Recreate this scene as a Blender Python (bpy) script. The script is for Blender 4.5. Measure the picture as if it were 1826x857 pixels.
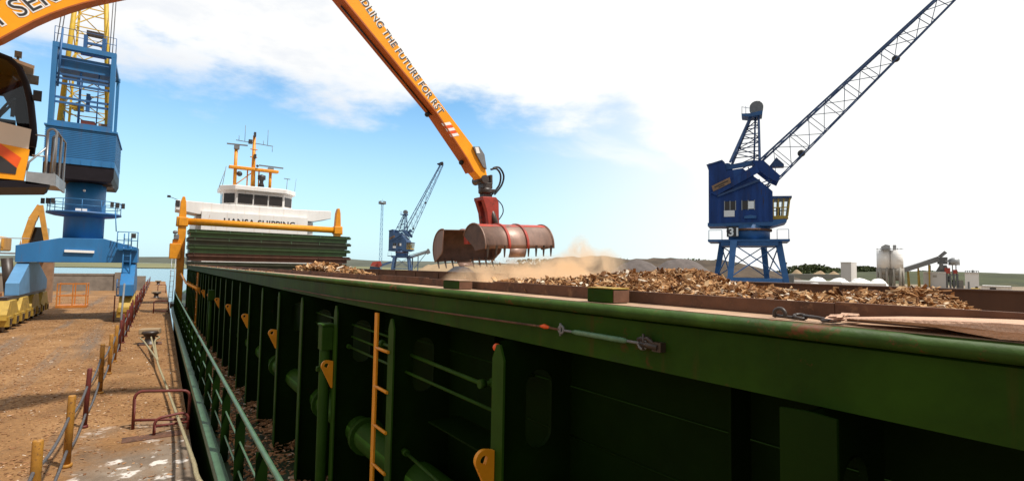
import bpy, math, random
import numpy as np
from mathutils import Vector, Matrix

for o in list(bpy.data.objects): bpy.data.objects.remove(o)
S = bpy.context.scene
COL = S.collection
R = math.radians
random.seed(7)

# ------------------------------------------------------------------ camera
F, CX, CY = 910.0, 913.0, 428.5
YAW, PITCH, ROLL = R(35), math.atan(49.5/910), 0.018
CAM = Vector((0, 0, 3.0))
FW = Vector((math.sin(YAW)*math.cos(PITCH), math.cos(YAW)*math.cos(PITCH), math.sin(PITCH)))
_r0 = Vector((math.cos(YAW), -math.sin(YAW), 0)); _u0 = _r0.cross(FW)
RT = _r0*math.cos(ROLL) + _u0*math.sin(ROLL)
UP = -_r0*math.sin(ROLL) + _u0*math.cos(ROLL)
cd = bpy.data.cameras.new('camera'); cam = bpy.data.objects.new('camera', cd); COL.objects.link(cam)
m = Matrix.Identity(4)
for i in range(3): m[i][0], m[i][1], m[i][2], m[i][3] = RT[i], UP[i], -FW[i], CAM[i]
cam.matrix_world = m
cd.sensor_width = 36; cd.lens = 36*F/1826; cd.clip_start = .05; cd.clip_end = 12000
S.camera = cam

def P(u, v, x=None, y=None, z=None, d=None):
    """a point of the place from its bearing and one known coordinate"""
    D = FW + RT*((u-CX)/F) - UP*((v-CY)/F)
    t = (x-CAM.x)/D.x if x is not None else (y-CAM.y)/D.y if y is not None else (z-CAM.z)/D.z if z is not None else d
    return CAM + D*t

# ------------------------------------------------------------------ world, sun, exposure
SUN_AZ, SUN_EL = R(148), R(60)           # from +x, a little behind the camera
W = bpy.data.worlds.new('World'); S.world = W; W.use_nodes = True
nt = W.node_tree; nt.nodes.clear(); N = nt.nodes; L = nt.links
def nd(t, **k):
    n = N.new(t)
    for a, b in k.items(): setattr(n, a, b)
    return n
def mth(op, a, b=None, c=None, clamp=False):
    n = nd('ShaderNodeMath', operation=op); n.use_clamp = clamp
    for i, q in enumerate((a, b, c)):
        if q is None: continue
        if isinstance(q, (int, float)): n.inputs[i].default_value = q
        else: L.new(q, n.inputs[i])
    return n.outputs[0]
def wmix(f, a, b):
    n = nd('ShaderNodeMixRGB')
    for i, q in enumerate((f, a, b)):
        if isinstance(q, (int, float)): n.inputs[i].default_value = q
        elif isinstance(q, tuple): n.inputs[i].default_value = (*q, 1)
        else: L.new(q, n.inputs[i])
    return n.outputs[0]
def mapr(v, a, b, c=0., d=1.):
    n = nd('ShaderNodeMapRange', interpolation_type='SMOOTHSTEP'); L.new(v, n.inputs[0])
    for i, q in enumerate((a, b, c, d)): n.inputs[i+1].default_value = q
    return n.outputs[0]
tc = nd('ShaderNodeTexCoord'); sx = nd('ShaderNodeSeparateXYZ'); L.new(tc.outputs['Generated'], sx.inputs[0])
az = mth('MULTIPLY', mth('ARCTAN2', sx.outputs[0], sx.outputs[1]), 57.2958)
el = mth('MULTIPLY', mth('ARCSINE', sx.outputs[2]), 57.2958)
sky = nd('ShaderNodeTexSky', sky_type='NISHITA', sun_disc=False, sun_elevation=SUN_EL, sun_rotation=SUN_AZ,
         altitude=0, air_density=1.0, dust_density=1.2, ozone_density=1.5)
# clouds live on a dome coordinate (azimuth, elevation), stretched level near the horizon
cv = nd('ShaderNodeCombineXYZ'); L.new(mth('MULTIPLY', az, .055), cv.inputs[0]); L.new(mth('MULTIPLY', el, .13), cv.inputs[1])
n1 = nd('ShaderNodeTexNoise'); L.new(cv.outputs[0], n1.inputs['Vector'])
n1.inputs['Scale'].default_value = 1.6; n1.inputs['Detail'].default_value = 9; n1.inputs['Roughness'].default_value = .58
n2 = nd('ShaderNodeTexNoise'); L.new(cv.outputs[0], n2.inputs['Vector'])
n2.inputs['Scale'].default_value = .9; n2.inputs['Detail'].default_value = 6; n2.inputs['Distortion'].default_value = .4
edge = mth('SUBTRACT', 16.8, mth('MULTIPLY', mth('MAXIMUM', mth('SUBTRACT', az, 47), 0), .85))
bank = mth('ADD', mth('SUBTRACT', el, edge), mth('MULTIPLY', mth('SUBTRACT', n1.outputs[0], .5), 17))
mask = mapr(bank, -2.0, 3.6)
high = mapr(el, 38, 62)                                   # broken cloud overhead, more open blue
mask = mth('MULTIPLY', mask, mth('SUBTRACT', 1, mth('MULTIPLY', high, mapr(n2.outputs[0], .38, .56))))
wisp = mth('MULTIPLY', mapr(n2.outputs[0], .56, .72), mapr(az, 22, 40))
wisp = mth('MULTIPLY', wisp, .75)
mask = mth('MAXIMUM', mask, wisp)
veil = mapr(az, 28, 66)                                   # thin bright cirrus thickening to the right
veil = mth('MULTIPLY', veil, mth('SUBTRACT', 1, mapr(az, 150, 200)))
low = mth('SUBTRACT', 1, mapr(el, -1, 22))
base = wmix(1.0, sky.outputs[0], (0, 0, 0))
tint = nd('ShaderNodeMixRGB', blend_type='MULTIPLY'); tint.inputs[0].default_value = 1
L.new(sky.outputs[0], tint.inputs[1]); tint.inputs[2].default_value = (1.6, 2.45, 2.70, 1)
c = wmix(mapr(el, 32, 60), tint.outputs[0], sky.outputs[0])
c = wmix(mth('MULTIPLY', low, .80), c, (9.0, 12.0, 12.8))
c = wmix(veil, c, (13.1, 13.0, 12.6))
shade = wmix(mapr(n1.outputs[0], .40, .66), (12.8, 12.7, 12.4), (10.4, 10.8, 11.4))
shade = wmix(mapr(az, 10, 30), shade, (12.9, 12.9, 12.6))
c = wmix(mask, c, shade)
behind = mapr(az, -75, -25, 1., 0.)                       # unseen grey overcast, added to dull the blue fill on the coaming
c = wmix(mth('MULTIPLY', mth('MAXIMUM', behind, mapr(az, 110, 160)), .9), c, (6.3, 6.2, 6.0))
bg = nd('ShaderNodeBackground'); L.new(c, bg.inputs[0]); bg.inputs[1].default_value = .074
ow = nd('ShaderNodeOutputWorld'); L.new(bg.outputs[0], ow.inputs[0])

sl = bpy.data.lights.new('sun', 'SUN'); sl.energy = 4.2; sl.angle = R(2.0); sl.color = (1, .95, .87)
so = bpy.data.objects.new('sun', sl); COL.objects.link(so)
sd = Vector((math.sin(SUN_AZ)*math.cos(SUN_EL), math.cos(SUN_AZ)*math.cos(SUN_EL), math.sin(SUN_EL)))
so.rotation_euler = (-sd).to_track_quat('-Z', 'Y').to_euler(); so.location = sd*40
S.view_settings.view_transform = 'Standard'; S.view_settings.look = 'None'
S.view_settings.exposure = 0.18; S.view_settings.gamma = 1.0
S.render.engine = 'CYCLES'; S.cycles.volume_bounces = 5; S.cycles.max_bounces = 12

# ------------------------------------------------------------------ materials
def material(name, col, rough=.6, metal=0., var=.2, scale=3., rust=0., rustcol=(.13, .045, .018), bump=.0, bscale=None,
             streak=False, stain=None, stain_amt=0., spec=.5, grain=False, runs=0.):
    M = bpy.data.materials.new(name); M.use_nodes = True
    t = M.node_tree; b = t.nodes['Principled BSDF']; nn = t.nodes.new; lk = t.links.new
    tc = nn('ShaderNodeTexCoord'); mp = nn('ShaderNodeMapping'); lk(tc.outputs['Object'], mp.inputs[0])
    if grain: mp.inputs['Scale'].default_value = (1.6, .07, 3.)
    if streak: mp.inputs['Scale'].default_value = (1, 1, .18)
    a = nn('ShaderNodeTexNoise'); lk(mp.outputs[0], a.inputs['Vector'])
    a.inputs['Scale'].default_value = scale; a.inputs['Detail'].default_value = 8; a.inputs['Roughness'].default_value = .62
    r = nn('ShaderNodeValToRGB'); lk(a.outputs[0], r.inputs[0])
    r.color_ramp.elements[0].position = .3; r.color_ramp.elements[1].position = .7
    r.color_ramp.elements[0].color = (*[q*(1-var) for q in col], 1)
    r.color_ramp.elements[1].color = (*[min(1, q*(1+var)) for q in col], 1)
    out = r.outputs[0]
    def layer(out, sc, amt, colr, seed):
        n = nn('ShaderNodeTexNoise'); n.noise_dimensions = '4D'; n.inputs['W'].default_value = seed
        lk(mp.outputs[0], n.inputs['Vector']); n.inputs['Scale'].default_value = sc
        n.inputs['Detail'].default_value = 10; n.inputs['Roughness'].default_value = .68
        k = nn('ShaderNodeValToRGB'); lk(n.outputs[0], k.inputs[0])
        p = .72 - .34*amt
        k.color_ramp.elements[0].position = p; k.color_ramp.elements[1].position = min(1, p+.07)
        mx = nn('ShaderNodeMixRGB'); lk(k.outputs[0], mx.inputs[0]); lk(out, mx.inputs[1]); mx.inputs[2].default_value = (*colr, 1)
        return mx.outputs[0]
    if stain: out = layer(out, scale*.6, stain_amt, stain, 3.3)
    if rust: out = layer(out, scale*1.7, rust, rustcol, 1.7); out = layer(out, scale*9, max(0, rust-.12), rustcol, 8.1)
    if runs:                                                   # rust runs down the plate
        m2 = nn('ShaderNodeMapping'); m2.inputs['Scale'].default_value = (7, 7, .55); lk(tc.outputs['Object'], m2.inputs[0])
        n = nn('ShaderNodeTexNoise'); lk(m2.outputs[0], n.inputs['Vector']); n.inputs['Scale'].default_value = scale*.5; n.inputs['Detail'].default_value = 7; n.inputs['Roughness'].default_value = .6
        k = nn('ShaderNodeValToRGB'); lk(n.outputs[0], k.inputs[0]); k.color_ramp.elements[0].position = .56; k.color_ramp.elements[1].position = .78
        k.color_ramp.elements[1].color = (runs, runs, runs, 1)
        mx = nn('ShaderNodeMixRGB'); lk(k.outputs[0], mx.inputs[0]); lk(out, mx.inputs[1]); mx.inputs[2].default_value = (*rustcol, 1); out = mx.outputs[0]
    lk(out, b.inputs['Base Color'])
    b.inputs['Roughness'].default_value = rough; b.inputs['Metallic'].default_value = metal
    b.inputs['Specular IOR Level'].default_value = spec
    if bump:
        n = nn('ShaderNodeTexNoise'); lk(tc.outputs['Object'], n.inputs['Vector']); n.inputs['Scale'].default_value = bscale or scale*4
        n.inputs['Detail'].default_value = 6
        bp = nn('ShaderNodeBump'); bp.inputs['Strength'].default_value = bump; bp.inputs['Distance'].default_value = .02
        lk(n.outputs[0], bp.inputs['Height']); lk(bp.outputs[0], b.inputs['Normal'])
    return M
def chips_mat(name, stops):
    M = bpy.data.materials.new(name); M.use_nodes = True
    t = M.node_tree; b = t.nodes['Principled BSDF']; g = t.nodes.new('ShaderNodeNewGeometry')
    r = t.nodes.new('ShaderNodeValToRGB'); r.color_ramp.interpolation = 'LINEAR'
    while len(r.color_ramp.elements) < len(stops): r.color_ramp.elements.new(.5)
    for e, (p, c) in zip(r.color_ramp.elements, stops): e.position = p; e.color = (*c, 1)
    t.links.new(g.outputs['Random Per Island'], r.inputs[0])
    n = t.nodes.new('ShaderNodeTexNoise'); n.inputs['Scale'].default_value = 14; n.inputs['Detail'].default_value = 5
    tc = t.nodes.new('ShaderNodeTexCoord'); t.links.new(tc.outputs['Object'], n.inputs['Vector'])
    mx = t.nodes.new('ShaderNodeMixRGB'); mx.blend_type = 'MULTIPLY'; mx.inputs[0].default_value = .55
    rr = t.nodes.new('ShaderNodeValToRGB'); t.links.new(n.outputs[0], rr.inputs[0]); rr.color_ramp.elements[0].position = .3
    rr.color_ramp.elements[0].color = (.35, .3, .26, 1); rr.color_ramp.elements[1].position = .65
    t.links.new(r.outputs[0], mx.inputs[1]); t.links.new(rr.outputs[0], mx.inputs[2]); t.links.new(mx.outputs[0], b.inputs['Base Color'])
    b.inputs['Roughness'].default_value = .85; b.inputs['Specular IOR Level'].default_value = .2
    return M
def glass_mat(name, tint=(.7, .8, .85), refl=.03):
    M = bpy.data.materials.new(name); M.use_nodes = True; t = M.node_tree; t.nodes.clear()
    o = t.nodes.new('ShaderNodeOutputMaterial'); mx = t.nodes.new('ShaderNodeMixShader')
    tr = t.nodes.new('ShaderNodeBsdfTransparent'); tr.inputs[0].default_value = (*tint, 1)
    gl = t.nodes.new('ShaderNodeBsdfGlossy'); gl.inputs['Roughness'].default_value = .03
    fr = t.nodes.new('ShaderNodeFresnel'); fr.inputs[0].default_value = 1.5
    ad = t.nodes.new('ShaderNodeMath'); ad.operation = 'ADD'; ad.inputs[1].default_value = refl; t.links.new(fr.outputs[0], ad.inputs[0])
    t.links.new(ad.outputs[0], mx.inputs[0]); t.links.new(tr.outputs[0], mx.inputs[1]); t.links.new(gl.outputs[0], mx.inputs[2])
    t.links.new(mx.outputs[0], o.inputs[0]); return M

G = {}
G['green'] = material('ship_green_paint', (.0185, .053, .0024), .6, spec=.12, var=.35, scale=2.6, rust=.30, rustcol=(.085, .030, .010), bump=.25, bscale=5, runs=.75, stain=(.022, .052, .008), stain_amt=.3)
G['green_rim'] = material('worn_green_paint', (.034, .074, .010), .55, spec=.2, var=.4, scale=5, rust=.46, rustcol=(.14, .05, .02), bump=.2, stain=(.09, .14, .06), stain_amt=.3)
G['green_in'] = material('deep_shade_green', (.0042, .0145, .0008), .7, spec=.06, var=.3, scale=2.5, rust=.15, rustcol=(.03, .012, .006), stain=(.0055, .016, .002), stain_amt=.4)  # ship green darkened so the shade of the bays sits in the colour
G['green_rail'] = material('railing_green_paint', (.075, .15, .085), .45, var=.2, scale=6, rust=.15)
G['green_deck'] = material('deck_green_paint', (.03, .055, .02), .6, var=.35, scale=2, rust=.45, rustcol=(.10, .045, .02), bump=.2)
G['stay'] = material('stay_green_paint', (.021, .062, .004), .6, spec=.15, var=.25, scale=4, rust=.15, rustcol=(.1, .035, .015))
G['stay_dark'] = material('mid_shade_green', (.0065, .021, .0009), .6, spec=.08, var=.3, scale=2, rust=.12, rustcol=(.05, .02, .01))  # darker copy of the stay green, shade painted into it
G['teal'] = material('turnbuckle_green_paint', (.10, .21, .12), .45, var=.25, scale=20, rust=.3, rustcol=(.12, .08, .05))
G['rim_top'] = material('worn_steel_edge', (.42, .27, .17), .6, var=.3, scale=6, rust=.35, rustcol=(.25, .12, .06), bump=.15)
G['rust'] = material('rusty_steel', (.115, .05, .026), .8, var=.45, scale=5, rust=.4, rustcol=(.20, .10, .05), bump=.3, stain=(.05, .024, .015), stain_amt=.5)
G['hold'] = material('hold_wall_rust', (.060, .030, .019), .85, var=.35, scale=1.2, rust=.2, rustcol=(.1, .04, .02), bump=.2, streak=True, stain=(.035, .02, .014), stain_amt=.45)
G['yellow'] = material('yellow_paint', (.70, .27, .008), .45, var=.15, scale=4, rust=.14, rustcol=(.22, .08, .02))
G['yellow2'] = material('crane_yellow_paint', (.62, .40, .03), .5, var=.2, scale=3, rust=.22, rustcol=(.2, .1, .04))
G['yellow_old'] = material('faded_yellow_paint', (.42, .27, .04), .6, var=.3, scale=3, rust=.38, rustcol=(.12, .07, .03))
G['excav'] = material('excavator_yellow_paint', (.52, .25, .04), .55, var=.2, scale=2, rust=.15)
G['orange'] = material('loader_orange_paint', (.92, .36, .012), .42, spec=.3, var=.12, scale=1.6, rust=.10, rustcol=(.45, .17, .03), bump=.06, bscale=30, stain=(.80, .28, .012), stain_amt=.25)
G['orange_low'] = material('underside_shade_orange', (.42, .10, .012), .5, var=.25, scale=2, rust=.2)  # darker copy of the loader orange, underside shade put into the colour
G['red_orange'] = material('red_orange_paint', (.80, .10, .012), .4, var=.06)
G['cream'] = material('cream_panel', (.72, .63, .52), .5, var=.06, scale=2)
G['white'] = material('white_paint', (.80, .765, .735), .45, var=.06, scale=1.5, rust=.2, rustcol=(.5, .3, .16), streak=True, runs=.45)
G['white_flat'] = material('white_lettering', (.85, .84, .82), .5, var=.03)
G['ink'] = material('dark_lettering', (.03, .027, .028), .5, var=.1)
G['black'] = material('black_rubber', (.012, .012, .013), .5, var=.3, scale=8)
G['dark'] = material('dark_greasy_steel', (.035, .022, .016), .45, var=.4, scale=8, rust=.35, rustcol=(.10, .04, .018), spec=.6)
G['grey'] = material('galvanised_steel', (.36, .37, .38), .45, metal=.6, var=.15, scale=6)
G['grey_dark'] = material('grey_steel', (.16, .165, .17), .5, var=.2, scale=5, rust=.15)
G['redgrab'] = material('grab_red_paint', (.42, .05, .03), .55, var=.3, scale=3, rust=.55, rustcol=(.16, .10, .085))
G['grab'] = material('worn_grab_steel', (.26, .165, .13), .45, metal=.2, var=.35, scale=3.5, rust=.28, rustcol=(.10, .06, .045), streak=True, bump=.15, stain=(.30, .07, .05), stain_amt=.12)
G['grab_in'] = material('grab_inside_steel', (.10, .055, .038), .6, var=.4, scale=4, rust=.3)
G['blue'] = material('crane_blue_paint', (.020, .150, .36), .5, var=.14, scale=1.2, rust=.12, rustcol=(.12, .08, .07), streak=True, runs=.5, stain=(.035, .155, .36), stain_amt=.3)
G['blue_pale'] = material('faded_blue_paint', (.10, .25, .44), .5, var=.15, scale=1.5, rust=.1, rustcol=(.14, .1, .09))
G['navy'] = material('old_crane_blue_paint', (.011, .046, .185), .6, spec=.3, var=.35, scale=1.1, rust=.25, rustcol=(.045, .03, .035), streak=True, runs=.8, stain=(.018, .07, .23), stain_amt=.4)
G['navy_lat'] = material('lattice_blue_paint', (.018, .055, .15), .5, var=.3, scale=1.5, rust=.25, rustcol=(.05, .035, .035))
G['midblue'] = material('portal_blue_paint', (.022, .10, .26), .5, var=.25, scale=1., rust=.14, rustcol=(.08, .06, .06))
G['greyblue'] = material('grey_blue_paint', (.055, .11, .22), .55, var=.3, scale=.8, rust=.2, rustcol=(.07, .06, .06))  # paler, greyer blue than the nearer crane
G['concrete'] = material('old_concrete', (.20, .165, .135), .85, var=.25, scale=1.5, bump=.3, stain=(.1, .075, .055), stain_amt=.4)
G['redpost'] = material('red_oxide_paint', (.13, .022, .016), .6, var=.3, scale=8, rust=.3, rustcol=(.08, .03, .018))
G['ypost'] = material('worn_yellow_post', (.36, .165, .02), .6, var=.25, scale=9, rust=.5, rustcol=(.10, .045, .02))
G['chain'] = material('grey_wire_rope', (.12, .115, .12), .6, metal=.3, var=.35, scale=40, bump=.5)
G['rope'] = material('mooring_rope', (.34, .29, .17), .9, var=.3, scale=40, bump=.6)
G['plank'] = material('sawn_timber', (.58, .36, .245), .8, var=.3, scale=26, bump=.35, stain=(.34, .19, .115), stain_amt=.45, grain=True)
G['silo'] = material('silo_grey_paint', (.82, .80, .78), .6, var=.08, scale=.2, streak=True)
G['silo_low'] = material('silo_weathered_base', (.33, .30, .26), .7, var=.12, scale=.2)
G['shed'] = material('pale_cladding', (.60, .58, .56), .6, var=.07, scale=.3, streak=True)
G['sand'] = material('sand_heap', (.33, .235, .14), .95, var=.15, scale=.3, bump=.3)
G['salt'] = material('white_heap_cover', (.80, .79, .77), .7, var=.04, scale=.2)
G['gravel'] = material('gravel_heap', (.115, .095, .088), .95, var=.25, scale=.8, bump=.6, bscale=5)
G['gravel_dark'] = material('dark_gravel_heap', (.055, .053, .06), .95, var=.25, scale=.8, bump=.6, bscale=5)
G['bank'] = material('earth_bank', (.066, .045, .028), .95, var=.5, scale=.25, bump=1.0, bscale=1.5, stain=(.03, .034, .015), stain_amt=.5)
G['leaf'] = material('foliage', (.048, .062, .020), .8, var=.5, scale=.06, spec=.2)
G['trunk'] = material('bark', (.06, .045, .03), .9, var=.2)
G['sign'] = material('weathered_board', (.26, .15, .085), .8, var=.25, scale=2)
G['cab_dark'] = material('cab_frame_dark', (.014, .012, .016), .5, var=.2, spec=.15)
G['hanger'] = material('hanger_red_paint', (.30, .032, .018), .5, var=.35, scale=4, rust=.5, rustcol=(.07, .03, .018))
G['seat'] = material('seat_fabric', (.02, .02, .024), .8, var=.2)
G['glass'] = glass_mat('window_glass')
G['glass_dark'] = material('bridge_window_glass', (.022, .016, .014), .08, var=.4, scale=.6)
G['skin'] = material('skin', (.42, .24, .17), .6, var=.05)
G['orange_cage'] = material('cage_orange_paint', (.48, .16, .02), .55, var=.2, rust=.25)
G['green_cover2'] = material('dirty_green_cover', (.030, .036, .018), .6, var=.35, scale=1.5, rust=.3, rustcol=(.06, .03, .018), streak=True)
G['green_cover'] = material('green_cover', (.028, .065, .018), .5, var=.3, scale=1.2, rust=.14, rustcol=(.07, .03, .015), streak=True)
G['rust_cover'] = material('rusty_cover', (.085, .036, .022), .75, var=.4, scale=1.2, rust=.3, rustcol=(.12, .055, .03), streak=True)
CH = [(0, (.06, .026, .012)), (.15, (.17, .075, .03)), (.4, (.35, .17, .068)), (.72, (.50, .285, .13)), (.9, (.62, .43, .25)), (1, (.82, .74, .62))]
G['chips'] = chips_mat('wood_chips', CH)
G['chips_q'] = chips_mat('trodden_wood_chips', [(0, (.22, .105, .05)), (.3, (.32, .16, .073)), (.65, (.42, .215, .10)), (.92, (.52, .31, .165)), (1, (.78, .70, .60))])

# ------------------------------------------------------------------ mesh building
Z = Vector((0, 0, 1))
class MB:
    def __init__(s): s.v = []; s.f = []; s.sm = []
    def add(s, vs, fs, sm=False):
        o = len(s.v); s.v += [Vector(q) for q in vs]
        s.f += [tuple(o+i for i in f) for f in fs]; s.sm += [sm]*len(fs); return s
    def box(s, x0, x1, y0, y1, z0, z1):
        return s.add([(x0,y0,z0),(x1,y0,z0),(x1,y1,z0),(x0,y1,z0),(x0,y0,z1),(x1,y0,z1),(x1,y1,z1),(x0,y1,z1)],
                     [(3,2,1,0),(4,5,6,7),(0,1,5,4),(1,2,6,5),(2,3,7,6),(3,0,4,7)])
    def prism(s, poly, vec, sm=False):
        n = len(poly); a = [Vector(q) for q in poly]; vec = Vector(vec)
        s.add(a + [q+vec for q in a], [tuple(range(n-1, -1, -1)), tuple(range(n, 2*n))])
        o = len(s.v)-2*n
        for i in range(n):
            j = (i+1) % n; s.f.append((o+i, o+j, o+n+j, o+n+i)); s.sm.append(sm)
        return s
    def beam(s, p, q, w, h=None, up=Z, w2=None, h2=None):
        p = Vector(p); q = Vector(q); h = h or w; w2 = w if w2 is None else w2; h2 = h if h2 is None else h2
        d = (q-p).normalized(); up = Vector(up)
        if abs(d.dot(up)) > .98: up = Vector((0, 1, 0)) if abs(d.y) < .9 else Vector((1, 0, 0))
        a = d.cross(up).normalized(); b = a.cross(d)
        vs = []
        for c, ww, hh in ((p, w, h), (q, w2, h2)):
            vs += [c-a*ww/2-b*hh/2, c+a*ww/2-b*hh/2, c+a*ww/2+b*hh/2, c-a*ww/2+b*hh/2]
        return s.add(vs, [(3,2,1,0),(4,5,6,7),(0,1,5,4),(1,2,6,5),(2,3,7,6),(3,0,4,7)])
    def tube(s, pts, r, n=8, caps=True):
        pts = [Vector(q) for q in pts]; rs = r if isinstance(r, (list, tuple)) else [r]*len(pts)
        up = Vector((0.123, .05, 1)); vs = []; prev = None
        for i, p in enumerate(pts):
            d = (pts[min(i+1, len(pts)-1)] - pts[max(i-1, 0)])
            d = d.normalized() if d.length > 1e-9 else Z
            if prev is None:
                a = d.cross(up) if abs(d.dot(up.normalized())) < .97 else d.cross(Vector((1, .1, 0)))
            else: a = prev - d*prev.dot(d)
            a.normalize(); prev = a; b = d.cross(a)
            vs += [p + (a*math.cos(t) + b*math.sin(t))*rs[i] for t in (2*math.pi*k/n for k in range(n))]
        o = len(s.v); s.v += vs
        for i in range(len(pts)-1):
            for k in range(n):
                k2 = (k+1) % n; s.f.append((o+i*n+k, o+i*n+k2, o+(i+1)*n+k2, o+(i+1)*n+k)); s.sm.append(True)
        if caps:
            s.f.append(tuple(o+k for k in range(n-1, -1, -1))); s.sm.append(False)
            e = o+(len(pts)-1)*n; s.f.append(tuple(e+k for k in range(n))); s.sm.append(False)
        return s
    def cyl(s, p, q, r0, r1=None, n=20): return s.tube([p, q], [r0, r0 if r1 is None else r1], n)
    def ball(s, c, rx, ry=None, rz=None, n=12, k=8):
        ry = ry or rx; rz = rz or rx; c = Vector(c); vs = [c+Vector((0,0,-rz))]
        for j in range(1, k):
            t = -math.pi/2 + math.pi*j/k
            for i in range(n):
                a = 2*math.pi*i/n; vs.append(c+Vector((rx*math.cos(t)*math.cos(a), ry*math.cos(t)*math.sin(a), rz*math.sin(t))))
        vs.append(c+Vector((0,0,rz))); fs = []
        for i in range(n):
            i2 = (i+1) % n; fs.append((0, 1+i2, 1+i)); fs.append((1+(k-2)*n+i, 1+(k-2)*n+i2, len(vs)-1))
            for j in range(k-2): fs.append((1+j*n+i, 1+j*n+i2, 1+(j+1)*n+i2, 1+(j+1)*n+i))
        return s.add(vs, fs, True)
    def lathe(s, prof, c, n=24):
        c = Vector(c); o = len(s.v)
        for r, z in prof:
            for i in range(n):
                a = 2*math.pi*i/n; s.v.append(c+Vector((r*math.cos(a), r*math.sin(a), z)))
        for j in range(len(prof)-1):
            for i in range(n):
                i2 = (i+1) % n; s.f.append((o+j*n+i, o+j*n+i2, o+(j+1)*n+i2, o+(j+1)*n+i)); s.sm.append(True)
        return s
    def lattice(s, A, B, n, wc, wb, faces=None):
        """four chords A[i]->B[i] with square frames and crossing diagonals"""
        A = [Vector(q) for q in A]; B = [Vector(q) for q in B]; k = len(A)
        for a, b in zip(A, B): s.beam(a, b, wc)
        for i in range(n):
            t0, t1 = i/n, (i+1)/n
            p = [a.lerp(b, t0) for a, b in zip(A, B)]; q = [a.lerp(b, t1) for a, b in zip(A, B)]
            for j in range(k):
                j2 = (j+1) % k
                if faces and j not in faces: continue
                if i: s.beam(p[j], p[j2], wb)
                if (i+j) % 2: s.beam(p[j], q[j2], wb)
                else: s.beam(p[j2], q[j], wb)
        return s
    def build(s, name, mat, parent=None, label=None, cat=None, group=None, kind=None, bevel=0, local=False, smooth=None):
        vs = [Vector(q) for q in s.v]
        root = parent
        while root is not None and root.parent is not None: root = root.parent
        org = None
        if root is not None and not local:
            inv = RM[root.name].inverted(); vs = [inv @ q for q in vs]
        elif root is None:
            lo = [min(q[i] for q in vs) for i in range(3)]; hi = [max(q[i] for q in vs) for i in range(3)]
            org = Vector(((lo[0]+hi[0])/2, (lo[1]+hi[1])/2, lo[2])); vs = [q-org for q in vs]
        me = bpy.data.meshes.new(name); me.from_pydata(vs, [], s.f)
        me.polygons.foreach_set('use_smooth', s.sm if smooth is None else [smooth]*len(s.f)); me.update()
        me.materials.append(G[mat] if isinstance(mat, str) else mat)
        o = bpy.data.objects.new(name, me); COL.objects.link(o)
        if parent is not None: o.parent = parent
        else:
            o.location = org; RM[o.name] = Matrix.Translation(org)
        if bevel:
            b = o.modifiers.new('bevel', 'BEVEL'); b.width = bevel; b.segments = 2; b.limit_method = 'ANGLE'
        tag(o, label, cat, group, kind); return o
RM = {}
def tag(o, label=None, cat=None, group=None, kind=None):
    if label: o['label'] = label
    if cat: o['category'] = cat
    if group: o['group'] = group
    if kind: o['kind'] = kind
    return o
def thing(name, label, cat, loc, rz=0., group=None):
    o = bpy.data.objects.new(name, None); COL.objects.link(o); o.empty_display_size = .3
    o.location = loc; o.rotation_euler = (0, 0, rz)
    RM[o.name] = Matrix.Translation(Vector(loc)) @ Matrix.Rotation(rz, 4, 'Z')
    return tag(o, label, cat, group)
def copy_tree(o, parent=None):
    c = o.copy(); COL.objects.link(c)
    if parent is not None: c.parent = parent
    else: RM[c.name] = RM[o.name].copy()
    for ch in [q for q in bpy.data.objects if q.parent == o]: copy_tree(ch, c)
    return c
def lettering(name, text, mat, parent, org, xd, yd, size, offset=0., depth=.004, sx=1., spacing=1.):
    cu = bpy.data.curves.new('t', 'FONT'); cu.body = text; cu.size = size; cu.offset = offset; cu.extrude = depth
    cu.space_character = spacing; cu.resolution_u = 4
    to = bpy.data.objects.new('t', cu); COL.objects.link(to)
    me = bpy.data.meshes.new_from_object(to.evaluated_get(bpy.context.evaluated_depsgraph_get()))
    bpy.data.objects.remove(to); bpy.data.curves.remove(cu)
    xd = Vector(xd).normalized(); yd = Vector(yd); yd = (yd - xd*yd.dot(xd)).normalized(); zd = xd.cross(yd); org = Vector(org)
    b = MB(); b.add([org + xd*q.co.x*sx + yd*q.co.y + zd*q.co.z for q in me.vertices], [tuple(p.vertices) for p in me.polygons])
    bpy.data.meshes.remove(me)
    return b.build(name, mat, parent)
def arc(c, r, a0, a1, n, ax, ay):
    c = Vector(c); ax = Vector(ax); ay = Vector(ay)
    return [c + ax*r*math.cos(R(a0+(a1-a0)*i/n)) + ay*r*math.sin(R(a0+(a1-a0)*i/n)) for i in range(n+1)]
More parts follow.
